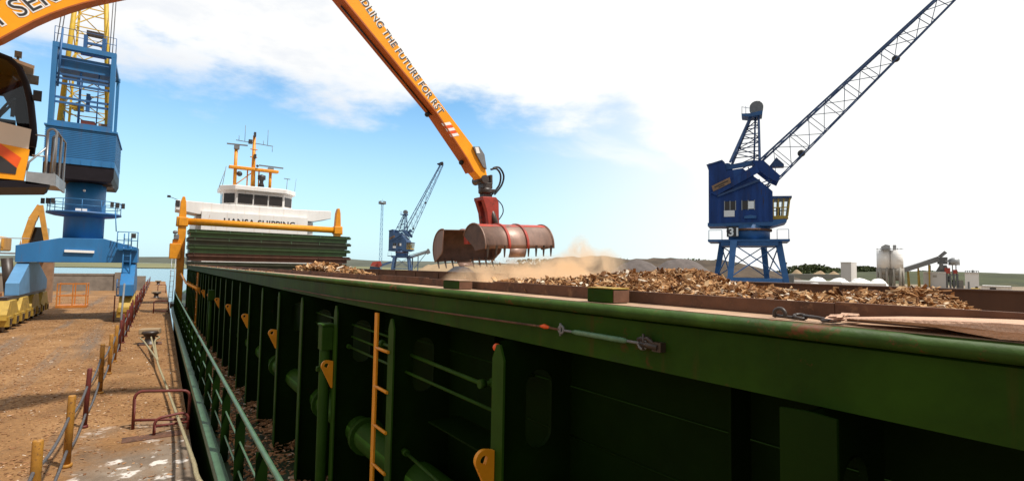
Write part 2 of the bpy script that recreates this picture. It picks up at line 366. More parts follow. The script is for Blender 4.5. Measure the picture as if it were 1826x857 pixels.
def chip_mesh(name, pts, size, flat, mat, base=None, parent=None, seed=1, aspect=(1.6, 4.2), upright=None, **k):
    """many irregular splinters of wood lying on the given points"""
    rg = np.random.default_rng(seed); n = len(pts); pts = np.asarray(pts, float)
    l = rg.uniform(size[0], size[1], n)*rg.choice([1, 1, 1, 1.7], n); w = l/rg.uniform(aspect[0], aspect[1], n); t = w*rg.uniform(.15, .45, n)
    yaw = rg.uniform(0, 2*np.pi, n); pit = rg.normal(0, flat, n); rol = rg.normal(0, flat, n)
    cube = np.array([[-1,-1,-1],[1,-1,-1],[1,1,-1],[-1,1,-1],[-1,-1,1],[1,-1,1],[1,1,1],[-1,1,1]], float)*.5
    v = cube[None]*np.stack([l, w, t], 1)[:, None, :]
    v = v*(1+rg.uniform(-.35, .35, v.shape))
    cy, sy, cp, sp, cr, sr = np.cos(yaw), np.sin(yaw), np.cos(pit), np.sin(pit), np.cos(rol), np.sin(rol)
    Rx = np.zeros((n,3,3)); Rx[:,0,0]=1; Rx[:,1,1]=cr; Rx[:,1,2]=-sr; Rx[:,2,1]=sr; Rx[:,2,2]=cr
    Ry = np.zeros((n,3,3)); Ry[:,1,1]=1; Ry[:,0,0]=cp; Ry[:,0,2]=sp; Ry[:,2,0]=-sp; Ry[:,2,2]=cp
    Rz = np.zeros((n,3,3)); Rz[:,2,2]=1; Rz[:,0,0]=cy; Rz[:,0,1]=-sy; Rz[:,1,0]=sy; Rz[:,1,1]=cy
    M = Rz @ Ry @ Rx
    v = np.einsum('nij,nkj->nki', M, v) + pts[:, None, :]
    v = v.reshape(-1, 3)
    fq = np.array([[3,2,1,0],[4,5,6,7],[0,1,5,4],[1,2,6,5],[2,3,7,6],[3,0,4,7]])
    f = (np.arange(n)[:, None, None]*8 + fq[None]).reshape(-1, 4)
    if base is not None:
        bv, bf = base; bf = np.asarray(bf)+len(v); v = np.concatenate([v, np.asarray(bv, float)]); f = np.concatenate([f, bf])
    org = np.array([v[:,0].mean(), v[:,1].mean(), v[:,2].min()]) if parent is None else np.zeros(3)
    v = v-org
    me = bpy.data.meshes.new(name); me.vertices.add(len(v)); me.vertices.foreach_set('co', v.ravel())
    me.loops.add(f.size); me.loops.foreach_set('vertex_index', f.ravel().astype(np.int32))
    me.polygons.add(len(f)); me.polygons.foreach_set('loop_start', np.arange(0, f.size, 4, dtype=np.int32)); me.update(calc_edges=True); me.validate()
    me.polygons.foreach_set('use_smooth', np.zeros(len(me.polygons), bool)); me.materials.append(G[mat]); o = bpy.data.objects.new(name, me); COL.objects.link(o); o.location = org
    if parent is not None: o.parent = parent
    return tag(o, **k)
def grid(x0, x1, nx, y0, y1, ny, h):
    xs = np.linspace(x0, x1, nx); ys = np.linspace(y0, y1, ny)
    v = [(x, y, h(x, y)) for y in ys for x in xs]
    f = [(j*nx+i, j*nx+i+1, (j+1)*nx+i+1, (j+1)*nx+i) for j in range(ny-1) for i in range(nx-1)]
    return v, f
def fnoise(x, y, s=1.):
    return (math.sin(x*1.7*s+1.3)*math.cos(y*2.1*s+.7) + .5*math.sin(x*4.3*s-y*3.1*s+2.) + .25*math.sin(x*9.1*s+y*7.7*s))/1.75
def smooth_pts(p, k=6):
    o = []
    for i in range(len(p)-1):
        a, q, c, d = p[max(i-1, 0)], p[i], p[i+1], p[min(i+2, len(p)-1)]
        for j in range(k):
            t = j/k; o.append(.5*((2*q)+(c-a)*t+(2*a-5*q+4*c-d)*t*t+(3*q-a-3*c+d)*t**3))
    return o+[p[-1]]

# ================================================================== the setting
def qe(y): return .62 + .0115*(y-8)                       # quay edge
# --- quay ground
def quay_material():
    M = bpy.data.materials.new('quay_surface'); M.use_nodes = True; t = M.node_tree; b = t.nodes['Principled BSDF']; nn = t.nodes.new; lk = t.links.new
    g = nn('ShaderNodeTexCoord'); s = nn('ShaderNodeSeparateXYZ'); lk(g.outputs['Object'], s.inputs[0])
    def noise(sc, det=9, rough=.65, vec=None):
        n = nn('ShaderNodeTexNoise'); n.inputs['Scale'].default_value = sc; n.inputs['Detail'].default_value = det; n.inputs['Roughness'].default_value = rough
        lk(vec or g.outputs['Object'], n.inputs['Vector']); return n.outputs[0]
    def ramp(v, stops):
        r = nn('ShaderNodeValToRGB'); lk(v, r.inputs[0])
        while len(r.color_ramp.elements) < len(stops): r.color_ramp.elements.new(.5)
        for e, (p, c) in zip(r.color_ramp.elements, stops): e.position = p; e.color = (*c, 1)
        return r.outputs[0]
    def mix(f, a, c):
        m = nn('ShaderNodeMixRGB')
        for i, q in enumerate((f, a, c)):
            if isinstance(q, tuple): m.inputs[i].default_value = (*q, 1)
            elif isinstance(q, float): m.inputs[i].default_value = q
            else: lk(q, m.inputs[i])
        return m.outputs[0]
    def mt(op, a, c, cl=False):
        m = nn('ShaderNodeMath'); m.operation = op; m.use_clamp = cl
        for i, q in enumerate((a, c)):
            if isinstance(q, (int, float)): m.inputs[i].default_value = q
            else: lk(q, m.inputs[i])
        return m.outputs[0]
    dirt = ramp(noise(.55), [(.28, (.165, .088, .036)), (.5, (.28, .152, .062)), (.72, (.39, .228, .105))])
    fine = ramp(noise(14, 6, .7), [(.3, (.55, .5, .46)), (.7, (1.25, 1.2, 1.15))])
    mu = nn('ShaderNodeMixRGB'); mu.blend_type = 'MULTIPLY'; mu.inputs[0].default_value = .8; lk(dirt, mu.inputs[1]); lk(fine, mu.inputs[2])
    # wheel tracks worn along the quay
    mp = nn('ShaderNodeMapping'); mp.inputs['Scale'].default_value = (1.3, .07, 1); lk(g.outputs['Object'], mp.inputs[0])
    tr = ramp(noise(1.0, 5, .6, mp.outputs[0]), [(.52, (0, 0, 0)), (.66, (1, 1, 1))])
    xs = mt('LESS_THAN', s.outputs[0], -1.1)
    c = mix(mt('MULTIPLY', mt('MULTIPLY', tr, .8), xs), mu.outputs[0], (.15, .115, .088))
    con = ramp(noise(1.7), [(.3, (.14, .10, .07)), (.55, (.23, .175, .128)), (.75, (.32, .26, .20))])
    spl = ramp(noise(2.3, 10, .6), [(.57, (0, 0, 0)), (.62, (1, 1, 1))])
    con = mix(spl, con, (.66, .61, .56))
    # swept concrete apron near the ship's bow end
    k = mt('ADD', mt('MULTIPLY', mt('SUBTRACT', 12.2, s.outputs[1]), .32), mt('MULTIPLY', mt('SUBTRACT', noise(.8), .5), 3.2))
    k = mt('MULTIPLY', mt('ADD', k, .0, True), mt('MULTIPLY', mt('ADD', mt('MULTIPLY', mt('ADD', s.outputs[0], .95), 4.0), mt('MULTIPLY', mt('SUBTRACT', noise(3.), .5), 2.5), True), 1.0))
    c = mix(k, c, con)
    dk = ramp(noise(.9, 7, .6), [(.60, (0, 0, 0)), (.74, (1, 1, 1))])
    c = mix(mt('MULTIPLY', dk, .6), c, (.05, .038, .03))
    lk(c, b.inputs['Base Color']); b.inputs['Roughness'].default_value = .9; b.inputs['Specular IOR Level'].default_value = .25
    bp = nn('ShaderNodeBump'); bp.inputs['Strength'].default_value = .5; bp.inputs['Distance'].default_value = .03
    lk(noise(9, 8, .7), bp.inputs['Height']); lk(bp.outputs[0], b.inputs['Normal'])
    return M
G['quay'] = quay_material()
b = MB(); b.prism([(-140, -30, 0), (qe(-30), -30, 0), (qe(96), 96, 0), (-140, 96, 0)], (0, 0, -6))
o = b.build('quay', 'quay', kind='structure')
# keep texture space equal to world metres
for v in o.data.vertices: v.co += Vector(o.location)
o.location = (0, 0, 0)
MB().prism([(45, -220, 0), (900, -220, 0), (900, 900, 0), (60, 330, 0)], (0, 0, -6)).build('opposite_quay', material('opposite_quay_ground', (.24, .18, .12), .95, var=.35, scale=.06, stain=(.13, .12, .06), stain_amt=.45), kind='structure')
def water_material():
    M = bpy.data.materials.new('harbour_water'); M.use_nodes = True; t = M.node_tree; b = t.nodes['Principled BSDF']
    b.inputs['Base Color'].default_value = (.10, .15, .20, 1); b.inputs['Roughness'].default_value = .14
    n = t.nodes.new('ShaderNodeTexNoise'); n.inputs['Scale'].default_value = .5; n.inputs['Detail'].default_value = 6
    g = t.nodes.new('ShaderNodeTexCoord'); t.links.new(g.outputs['Object'], n.inputs['Vector'])
    bp = t.nodes.new('ShaderNodeBump'); bp.inputs['Strength'].default_value = .6; bp.inputs['Distance'].default_value = .25
    t.links.new(n.outputs[0], bp.inputs['Height']); t.links.new(bp.outputs[0], b.inputs['Normal']); return M
MB().add([(-5000, -600, -3), (5000, -600, -3), (5000, 6000, -3), (-5000, 6000, -3)], [(0, 1, 2, 3)]).build('water', water_material(), kind='structure')
# --- far shore: meadow flat and low hills
G['meadow'] = material('far_meadow', (.155, .15, .065), .95, var=.3, scale=.006, stain=(.09, .10, .04), stain_amt=.5)
G['hill'] = material('far_hill', (.075, .082, .060), .95, var=.3, scale=.006, stain=(.13, .12, .06), stain_amt=.35)
G['hill_green'] = material('green_hillside', (.040, .048, .013), .95, var=.5, scale=.06, stain=(.09, .075, .028), stain_amt=.35, bump=.5, bscale=.4)
v, f = grid(-1800, 3200, 60, 560, 1500, 8, lambda x, y: -2.6 + min(1, (y-560)/80)*2.4 + .3*fnoise(x*.01, y*.01))
b = MB(); b.add(v, f, True); b.build('far_shore', 'meadow', kind='structure')
def ridge(name, mat, u0, u1, d, tops, depth=260, z0=-1, n=70, rough=1.0):
    """a long hill seen from the quay: crest heights given across its length"""
    rows = []; p0 = P(u0, 470, d=d); p1 = P(u1, 470, d=d); ex = (p1-p0); Lx = ex.length; ex.normalize(); ey = Vector((-ex.y, ex.x, 0))
    vs = []; fs = []; ny = 9
    for j in range(ny):
        t = j/(ny-1)
        for i in range(n):
            s = i/(n-1); k = s*(len(tops)-1); a = min(int(k), len(tops)-2); h = tops[a]+(tops[a+1]-tops[a])*(k-a)
            prof = math.sin(math.pi*min(t, .999)) ** .8
            q = p0 + ex*(Lx*s) + ey*(depth*(t-.5)); zz = z0 + (h-z0)*prof + rough*prof*(fnoise(s*14, t*3)*.6 + .35*fnoise(s*37, t*6+3))
            vs.append((q.x, q.y, zz))
    for j in range(ny-1):
        for i in range(n-1): fs.append((j*n+i, j*n+i+1, (j+1)*n+i+1, (j+1)*n+i))
    b = MB(); b.add(vs, fs, True); return b.build(name, mat, kind='structure')
ridge('distant_hills', 'hill', -300, 1000, 1900, [14, 16, 18, 17, 20, 18, 22, 25, 24, 26, 22, 24, 20, 18], 500, rough=3)
ridge('green_hillside', 'hill_green', 1150, 2250, 250, [-1, -1, .5, 2.5, 4.2, 5.3, 5.0, 4.5, 4.0, 3.6, 3.2, 3], 190, rough=.45)

# --- a wood far off on the opposite shore reads as one mass
def leaf_mass(name, rows, n, size, seed, **k):
    rg = random.Random(seed); b = MB()
    for _ in range(n):
        p, w, h = rg.choice(rows); a = rg.uniform(0, 6.283); r = rg.random()**.4
        e = rg.uniform(-.2, 1.)
        q = Vector(p) + Vector((math.cos(a)*r*w*math.sqrt(max(0, 1-e*e*.7)), math.sin(a)*r*w, h*(.35+.62*e)))
        s = size*rg.uniform(.5, 1.4); d = Vector((rg.gauss(0, 1), rg.gauss(0, 1), rg.gauss(0, 1))).normalized(); u = d.orthogonal().normalized()*s; w2 = d.cross(u).normalized()*s*.8
        b.add([q-u, q+w2*.8, q+u, q-w2*.7], [(0, 1, 2, 3)])
    return b.build(name, 'leaf', **k)
rows = []
rg = random.Random(4)
for u in range(1392, 1600, 4):
    d = 330+rg.uniform(-30, 40); top = 474+2*rg.random()+ (6 if u < 1405 else 0) + 3*math.sin(u*.06) - (2 if 1440 < u < 1475 else 0) + max(0, (u-1500)*.06)
    p = P(u, top, d=d); rows.append(((p.x, p.y, -1), 4+2*rg.random(), max(3, p.z+1)))
for u in range(1595, 1700, 5):
    d = 350; p = P(u, 482+3*rg.random(), d=d); rows.append(((p.x, p.y, -1), 4, max(3, p.z+1)))
leaf_mass('distant_wood', rows, 9000, .9, 5, kind='stuff')
rows = []
for u in range(930, 1290, 6):
    p = P(u, 461+2.5*rg.random()+2*math.sin(u*.05), d=215); rows.append(((p.x, p.y, 0), 3, max(2.5, p.z)))
leaf_mass('distant_hedge', rows, 3500, .6, 6, kind='stuff')

# ================================================================== the ship
ship = thing('cargo_ship', 'green hulled cargo ship with open hold and white wheelhouse moored along the quay', 'ship', (6, 15, -3))
XO, XT = 1.57, 2.05
# hull shell
def port(y): return .80 + .0055*max(0, y-5) + (.0022*(y-30)**2 if y > 30 else 0)
ys = [-26+2.0*i for i in range(43)]
b = MB()
out = [(port(y), y) for y in ys] + [(12.3-(port(y)-.8)*.8, y) for y in reversed(ys)]
b.add([(x, y, .42) for x, y in out] + [(x+ (.25 if x < 6 else -.25), y, -4.2) for x, y in out],
      [(i, (i+1) % len(out), len(out)+(i+1) % len(out), len(out)+i) for i in range(len(out))])
b.build('hull', 'green', ship)
b = MB(); b.add([(x, y, .33) for x, y in out], [tuple(range(len(out)))]); deck = b.build('deck', 'green_deck', ship)
b = MB()
for y0, y1 in zip(ys[:-1], ys[1:]):
    b.beam((port(y0)-.03, y0, .40), (port(y1)-.03, y1, .40), .10, .13)
b.build('rubbing_strake', 'green_rail', ship)
# near hatch coaming: box girder along the top, plate wall below, rusty lip, end walls
YE = 34.6
b = MB(); b.prism([(XO, -8, 2.624), (XO, -8, 2.80), (XO+.012, -8, 2.806), (XO+.012, -8, 2.846), (XT, -8, 2.846), (XT, -8, 2.624)], (0, YE+8, 0))
b.build('coaming_girder', 'green', ship)
b = MB(); b.prism([(XO-.004+.03*math.cos(t)-.005, -8, 2.832+.024*math.sin(t)) for t in [math.pi*2*i/14 for i in range(14)]], (0, YE+8, 0), True)
b.build('coaming_rim', 'green_rim', ship)
b = MB(); b.prism([(XO+.005, -8, 2.848), (XO+.005, -8, 2.858), (1.735, -8, 2.858), (1.735, -8, 2.848)], (0, YE+8, 0)); b.build('coaming_top_edge', 'rim_top', ship)
b = MB()
for i in range(44):
    y0 = -8+i*.97; b.box(1.74, 1.765, y0, y0+.968, 2.80, 2.912+.004*math.sin(i*2.7))
b.build('coaming_lip', 'rust', ship)
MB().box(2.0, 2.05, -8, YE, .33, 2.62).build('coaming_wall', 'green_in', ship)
b = MB(); b.box(9.80, 9.86, -8, YE, .33, 2.79); b.box(9.78, 10.25, -8, YE, 2.79, 2.815)
for i in range(18): b.box(9.765, 9.80, -6+i*2.3, -5.97+i*2.3, .9, 2.74)
b.build('far_coaming', 'hold', ship)
MB().box(9.861, 10.6, -8, YE, .33, 2.78).build('far_coaming_girder', 'green', ship)
b = MB(); b.box(1.6, 10.6, YE, YE+.3, .33, 2.6); b.box(1.6, 10.6, -8.3, -8, .33, 2.8); b.build('end_coaming', 'green', ship)
# stays along the coaming
def stay_y(k): return 2.24 + 1.475*k - .0125*k*k
for k in range(-3, 25):
    y = stay_y(k) if k > -1 else {-1: .70, -2: -.8, -3: -2.3}[k]
    fw_, ft = (.105, .012) if k >= 0 else (.15, .012)
    b = MB()
    # web with a lightening hole, built as a ring of quads between hole and outline
    x0, x1, z0, z1 = 1.505, 2.0, .33, 2.62
    hc, hx, hz = (1.76, 2.24), .09, .21
    ring = []; outl = []; n = 28
    for i in range(n):
        a = 2*math.pi*(i+.5)/n; ca, sa = math.cos(a), math.sin(a)
        ring.append((hc[0]+hx*ca, hc[1]+(hz-hx)*(1 if sa > 0 else -1)+hx*sa))
        dx, dz = ring[-1][0]-hc[0], ring[-1][1]-hc[1]
        t = min((x1-hc[0])/dx if dx > 0 else (x0-hc[0])/dx, (z1-hc[1])/dz if dz > 0 else (z0-hc[1])/dz); outl.append((hc[0]+dx*t, hc[1]+dz*t))
    if k <= 12:
        for yy in (y-.006, y+.006):
            vs = [(x, yy, z) for x, z in ring] + [(x, yy, z) for x, z in outl]
            fs = [(i, (i+1) % n, n+(i+1) % n, n+i) for i in range(n)]
            for i in range(n):
                p, q = outl[i], outl[(i+1) % n]
                if abs(p[0]-q[0]) > 1e-6 and abs(p[1]-q[1]) > 1e-6:
                    cx_ = min((x0, x1), key=lambda c: min(abs(p[0]-c), abs(q[0]-c))); cz_ = min((z0, z1), key=lambda c: min(abs(p[1]-c), abs(q[1]-c)))
                    fs.append((n+i, n+(i+1) % n, len(vs))); vs.append((cx_, yy, cz_))
            b.add(vs, fs)
        vs = [(x, y-.012, z) for x, z in ring]+[(x, y+.012, z) for x, z in ring]
        b.add(vs, [(i, (i+1) % n, n+(i+1) % n, n+i) for i in range(n)])
    else: b.box(x0, x1, y-.006, y+.006, z0, z1)
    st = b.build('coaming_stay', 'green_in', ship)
    b = MB(); tip = 2.60 if k >= 0 else 2.62; h = .075 if k >= 0 else .004
    b.prism([(1.492, y-fw_/2, .33), (1.492, y+fw_/2, .33), (1.492, y+fw_/2, tip-h), (1.492, y+.015, tip), (1.492, y-.015, tip), (1.492, y-fw_/2, tip-h)], (.013, 0, 0))
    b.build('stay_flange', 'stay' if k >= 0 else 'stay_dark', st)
    if k >= 0 and k % 2 == 0:
        b = MB(); n = 18; c = (1.428, 2.02); yk = y+.02
        pts = [(1.488, 1.80), (1.478, 1.80)] + [(c[0]+.052*math.cos(a), c[1]+.052*math.sin(a)) for a in [R(200-i*12) for i in range(11)]] + [(1.488, 2.06)]
        # plate with a hole: bridge the outline to the hole
        m = len(pts); hole_p = []
        for px, pz in pts:
            a = math.atan2(pz-c[1], px-c[0]); hole_p.append((c[0]+.024*math.cos(a), c[1]+.024*math.sin(a)))
        for yy in (yk-.012, yk+.012):
            b.add([(x, yy, z) for x, z in pts]+[(x, yy, z) for x, z in hole_p], [(i, (i+1) % m, m+(i+1) % m, m+i) for i in range(m)])
        b.add([(x, yk-.012, z) for x, z in pts]+[(x, yk+.012, z) for x, z in pts], [(i, (i+1) % m, m+(i+1) % m, m+i) for i in range(m)])
        b.add([(x, yk-.012, z) for x, z in hole_p]+[(x, yk+.012, z) for x, z in hole_p], [(i, (i+1) % m, m+(i+1) % m, m+i) for i in range(m)])
        b.build('lashing_eye', 'yellow', st)
# small flat stiffeners on the coaming wall
b = MB()
for y, x in ((1.16, 1.86), (.16, 1.86), (2.95, 1.93), (4.45, 1.93)): b.box(x, 2.0, y-.006, y+.006, .33, 2.62)
for z in (1.15, 1.75): b.box(1.955, 2.0, -6, 30, z-.005, z+.005)
b.build('wall_stiffener', 'green_in', ship)
# weld beads along the wall
b = MB(); b.tube([(1.998, -1, 2.33), (1.998, 12, 2.33)], .006, 5); b.tube([(1.998, -1, 2.05), (1.998, 3, 2.05)], .006, 5); b.build('weld_seam', 'stay_dark', ship)
# long ballast pipe with flanges
b = MB(); b.tube([(1.76, -6, 1.36), (1.76, 33, 1.36)], .135, 18)
for y in (1.4, 4.9, 6.3, 9.0, 14.2): b.tube([(1.76, y-.03, 1.36), (1.76, y+.03, 1.36)], .175, 18)
b.build('deck_pipe', 'stay', ship)
# thin service pipes in the bays
for pts, r in (([(1.66, 4.3, 2.33), (1.66, 2.66, 2.30), (1.72, 2.62, 2.31), (1.98, 2.56, 2.34)], .014),
               ([(1.62, 5.1, 2.20), (1.62, 2.3, 2.19)], .011), ([(1.60, 3.62, 1.62), (1.60, 2.3, 1.55)], .012),
               ([(1.66, 6.7, 2.42), (1.66, 3.76, 2.40)], .010), ([(1.66, 6.6, 2.30), (1.66, 3.8, 2.28)], .010),
               ([(1.80, 2.15, 1.83), (1.78, 1.95, 1.86), (1.75, 1.84, 1.80), (1.74, 1.82, 1.5), (1.74, 1.82, .35)], .013)):
    b = MB(); b.tube(pts, r, 8)
    for p in pts[1:3]: b.tube([(p[0]-.02, p[1], p[2]), (p[0]+.02, p[1], p[2])], r*2, 8)
    b.tube([(pts[0][0], pts[0][1]-.03, pts[0][2]), (pts[0][0], pts[0][1]+.03, pts[0][2])], r*2.1, 8)
    b.build('service_pipe', 'green_rail' if r < .0135 and r > .0125 else 'stay', ship)
b = MB(); b.box(1.72, 1.98, 2.3, 3.5, 1.85, 1.86); b.build('pipe_shelf', 'green_in', ship)
# vent post with box head
b = MB(); b.tube([(1.44, 5.27, .33), (1.44, 5.27, 2.2)], [.05, .055], 12); b.box(1.385, 1.495, 5.20, 5.34, 2.16, 2.395); b.box(1.375, 1.505, 5.19, 5.35, 2.395, 2.42)
b.box(1.36, 1.5, 5.25, 5.29, 1.95, 2.0); b.build('air_vent', 'stay', ship, bevel=.008)
b = MB(); b.tube([(1.44, 17.6, .33), (1.44, 17.6, 2.0)], .05, 10); b.box(1.36, 1.52, 17.5, 17.7, 1.9, 2.2); b.build('air_vent', 'stay', ship)
# ladder
b = MB(); b.box(1.475, 1.49, 3.95, 4.012, .6, 2.625); lad = b.build('ladder', 'yellow', ship, 'orange yellow ladder welded to a coaming stay')
for z in (2.35, 2.05, 1.75, 1.45, 1.15, .85): MB().tube([(1.483, 3.98, z), (1.483, 3.72, z)], .013, 6).build('rung', 'yellow', lad)
b = MB(); b.box(1.475, 1.49, 24.0, 24.07, .4, 2.6); b.box(1.475, 1.49, 24.5, 24.57, .4, 2.6); lad = b.build('ladder', 'yellow', ship)
for i in range(7): MB().tube([(1.483, 24.0, .6+.3*i), (1.483, 24.55, .6+.3*i)], .015, 6).build('rung', 'yellow', lad)
b = MB(); b.tube([(1.40, 22.5, 2.02), (1.36, 30, 1.98), (1.3, 34.5, 2.35)], .05, 8); b.build('yellow_pipe', 'yellow', ship)
MB().ball((1.53, 2.31, 2.575), .022).build('warning_lamp', 'red_orange', ship)
# railing
def rx(y): return port(y)+.075
yy = [-2+1.42*i for i in range(33)]
b = MB(); b.tube([(rx(y), y, 1.33) for y in yy], .024, 8)
for z in (.68, 1.0): b.tube([(rx(y), y, z) for y in yy], .012, 6)
for y0, y1 in zip(yy[:-1], yy[1:]): b.beam((rx(y0)-.045, y0, .39), (rx(y1)-.045, y1, .39), .012, .14)
rail = b.build('deck_railing', 'green_rail', ship)
for y in yy: MB().beam((rx(y), y, .33), (rx(y), y, 1.32), .10, .014, up=(0, 1, 0)).build('stanchion', 'green_in', rail)
# superstructure
def F2(u, v): return P(u, v, y=42.5)
b = MB(); b.box(2.3, 10.3, 42.52, 50, .4, 6.35); b.build('deckhouse', 'white', ship)
b = MB(); xl, xr = 1.08, 11.56
b.prism([(xl, 42.0, 6.62), (2.4, 42.0, 6.40), (10.2, 42.0, 6.40), (xr, 42.0, 6.72), (xr, 42.0, 7.33), (9.0, 42.0, 7.25), (3.6, 42.0, 7.25), (xl, 42.0, 7.30)], (0, 2.4, 0)); b.build('bridge_wing', 'white', ship, bevel=.03)
b = MB(); b.box(2.6, 9.7, 41.7, 42.0, 5.2, 6.62); b.build('front_bulkhead', 'white', ship)
w = [(3.95, 44.8), (3.95, 42.9), (4.75, 42.05), (7.95, 42.05), (8.72, 42.9), (8.72, 44.8)]
b = MB(); b.prism([(x, y, 6.5) for x, y in w], (0, 0, 2.0)); wh = b.build('wheelhouse', 'white', ship)
b = MB(); ro = [(3.75, 45.0), (3.72, 42.8), (4.6, 41.75), (8.1, 41.75), (8.95, 42.8), (8.92, 45.0)]
b.prism([(x, y, 8.36) for x, y in ro], (0, 0, .34)); b.build('wheelhouse_roof', 'white', ship, bevel=.04)
for x0, x1 in ((4.85, 5.82), (5.92, 6.84), (6.94, 7.86)):
    o = MB().box(x0, x1, 42.0, 42.04, 7.42, 8.12).build('window', 'glass_dark', wh)
for (ax, ay), (bx, by) in (((4.03, 42.80), (4.63, 42.17)), ((8.07, 42.17), (8.66, 42.83))):
    MB().beam((ax-.012, ay-.012, 7.77), (bx+.0, by-.012, 7.77), .06, .70).build('window', 'glass_dark', wh)
for y0 in (43.1, 43.9):
    MB().box(3.93, 3.945, y0, y0+.65, 7.42, 8.12).build('window', 'glass_dark', wh); MB().box(8.725, 8.74, y0, y0+.65, 7.42, 8.12).build('window', 'glass_dark', wh)
bulk = next(q for q in bpy.data.objects if q.name.startswith("front_bulkhead"))
lettering('ship_lettering', 'HANSA SHIPPING', 'ink', bulk, (P(398, 401, y=41.69).x, 41.692, 5.80), (1, 0, 0), (0, 0, 1), .60, .018, .002, .97, 1.08)
MB().box(1.04, 1.30, 41.96, 42.0, 6.85, 7.26).build('wing_light', 'ink', ship)
b = MB(); b.box(.55, .75, 41.9, 42.1, 7.42, 7.56); b.tube([(.75, 42, 7.45), (1.2, 42.1, 7.3)], .02, 6); b.build('search_light', 'ink', ship)
b = MB(); b.tube([(3.0, 41.65, 5.9), (4.0, 41.65, 5.9), (4.0, 41.65, 5.7)], .03, 6); b.build('hand_rail', 'dark', ship)
# mast group
b = MB(); b.tube([(6.0, 43.6, 8.6), (5.95, 43.6, 12.9)], [.17, .10], 10); b.tube([(4.75, 43.6, 8.6), (4.75, 43.6, 11.7)], .12, 8); b.tube([(7.2, 43.6, 8.6), (7.2, 43.6, 10.3)], .11, 8); b.tube([(5.6, 43.7, 8.6), (5.6, 43.7, 10.3)], .05, 6); b.tube([(6.4, 43.7, 8.6), (6.4, 43.7, 10.3)], .05, 6); b.tube([(4.75, 43.6, 8.9), (6.0, 43.6, 10.1)], .04, 6); b.tube([(5.7, 43.5, 11.2), (6.2, 43.5, 11.2)], .04, 6); b.tube([(5.7, 43.5, 11.8), (6.2, 43.5, 11.8)], .04, 6)
mast = b.build('mast', 'yellow', ship)
MB().beam((4.3, 43.5, 10.25), (7.75, 43.5, 10.25), .5, .22).build('crosstree', 'yellow', mast, bevel=.05)
b = MB(); b.beam((4.1, 43.5, 11.98), (5.5, 43.5, 12.03), .12, .09); b.box(4.6, 4.95, 43.4, 43.7, 11.65, 11.93); b.build('radar', 'grey_dark', mast)
b = MB(); b.beam((6.35, 43.5, 10.62), (8.1, 43.5, 10.6), .12, .09); b.box(7.0, 7.4, 43.4, 43.7, 10.25, 10.52); b.build('radar', 'grey_dark', mast)
b = MB(); b.beam((4.7, 43.55, 12.35), (7.3, 43.55, 12.25), .05)
for x, z0, z1 in ((4.9, 12.35, 12.75), (5.3, 12.35, 13.6), (6.6, 12.3, 12.6), (6.9, 12.3, 13.5), (7.25, 12.2, 11.8)): b.tube([(x, 43.55, z0), (x, 43.55, z1)], .018, 5)
b.tube([(3.9, 43.2, 8.6), (4.1, 43.2, 10.2)], .02, 5); b.tube([(3.7, 43.2, 8.6), (4.05, 43.2, 9.9)], .02, 5); b.tube([(8.3, 43, 8.6), (8.35, 43, 9.7)], .02, 5); b.tube([(8.9, 43, 8.6), (9.0, 43, 9.8)], .012, 5)
b.beam((8.1, 43, 9.72), (8.55, 43, 9.70), .12, .04); b.build('antenna', 'grey_dark', mast)
for kx in ((5.55, 5.8, 43.3, 43.6, 12.2, 12.5), (5.88, 6.02, 43.2, 43.5, 12.75, 13.1), (5.95, 6.1, 43.2, 43.5, 11.1, 11.4)): MB().box(*kx).build('navigation_lamp', 'ink', mast)
for c_, r_ in (((5.0, 43.2, 9.75), .2), ((6.2, 43.2, 10.5), .1)): MB().ball(c_, r_).build('horn', 'ink', mast)
for kx in ((5.6, 6.1, 43, 43.4, 8.7, 8.85), (6.3, 7.6, 43, 43.4, 8.70, 8.86)): MB().box(*kx).build('roof_box', 'ink', mast)
for c_, r_ in (((4.85, 43, 8.72), (.16, .16, .1)), ((8.3, 43, 8.75), (.17, .17, .12))): MB().ball(c_, *r_).build('satellite_dome', 'ink', mast)
b = MB()
b.lathe([(.0, 0), (.22, 0), (.12, .35), (.16, .5), (.28, .55), (.28, .85), (0, .95)], (6.55, 43.3, 8.95), 12)
b.build('compass_stand', 'ink', mast)

# ================================================================== hatch covers stacked at the stern end of the hold
COV = [(2.66, 'green_cover2', 'dirty green hatch cover, lowest of the stack before the wheelhouse'), (3.15, 'rust_cover', 'rusty brown hatch cover in the stack before the wheelhouse'),
       (3.62, 'green_cover', 'green hatch cover resting on the rusty brown one'), (4.08, 'green_cover2', 'grimy dark green hatch cover, second from the top of the stack'),
       (4.54, 'green_cover', 'clean green hatch cover on top of the stack under the yellow beam')]
for i, (z, mt_, lb) in enumerate(COV):
    x0, x1 = 1.62 - .03*(i % 2), 11.0 - (.18 if i == 0 else 0) + .03*(i % 2)
    root = thing('hatch_cover', lb, 'hatch cover', (6.3, 36.2, z), 0, 'hatch covers stacked before the wheelhouse')
    b = MB(); b.prism([(x0, 34.9, z+.20), (x0, 34.9, z+.37), (x1-.12, 34.9, z+.37), (x1, 34.9, z+.32), (x1-.03, 34.9, z+.20)], (0, 2.7, 0)); b.build('cover_panel', mt_, root, bevel=.015)
    MB().box(x0-.02, x1-.1, 34.86, 37.64, z+.372, z+.395).build('top_plate', mt_, root)
    b = MB()
    for k in range(6): b.box(x0+.3+k*1.75, x0+.33+k*1.75, 34.86, 34.898, z+.21, z+.37)
    b.build('stiffener', 'green_rail' if i > 2 else mt_, root)
    b = MB()
    b.box(x0+.06, x1-.25, 35.0, 37.5, z-.04, z+.199)
    b.build('underframe', mt_, root)
    for k in range(2): MB().box(x0+.3+k*8.2, x0+.7+k*8.2, 35.1, 37.4, z-.085, z-.041).build('bearing_block', 'dark', root)
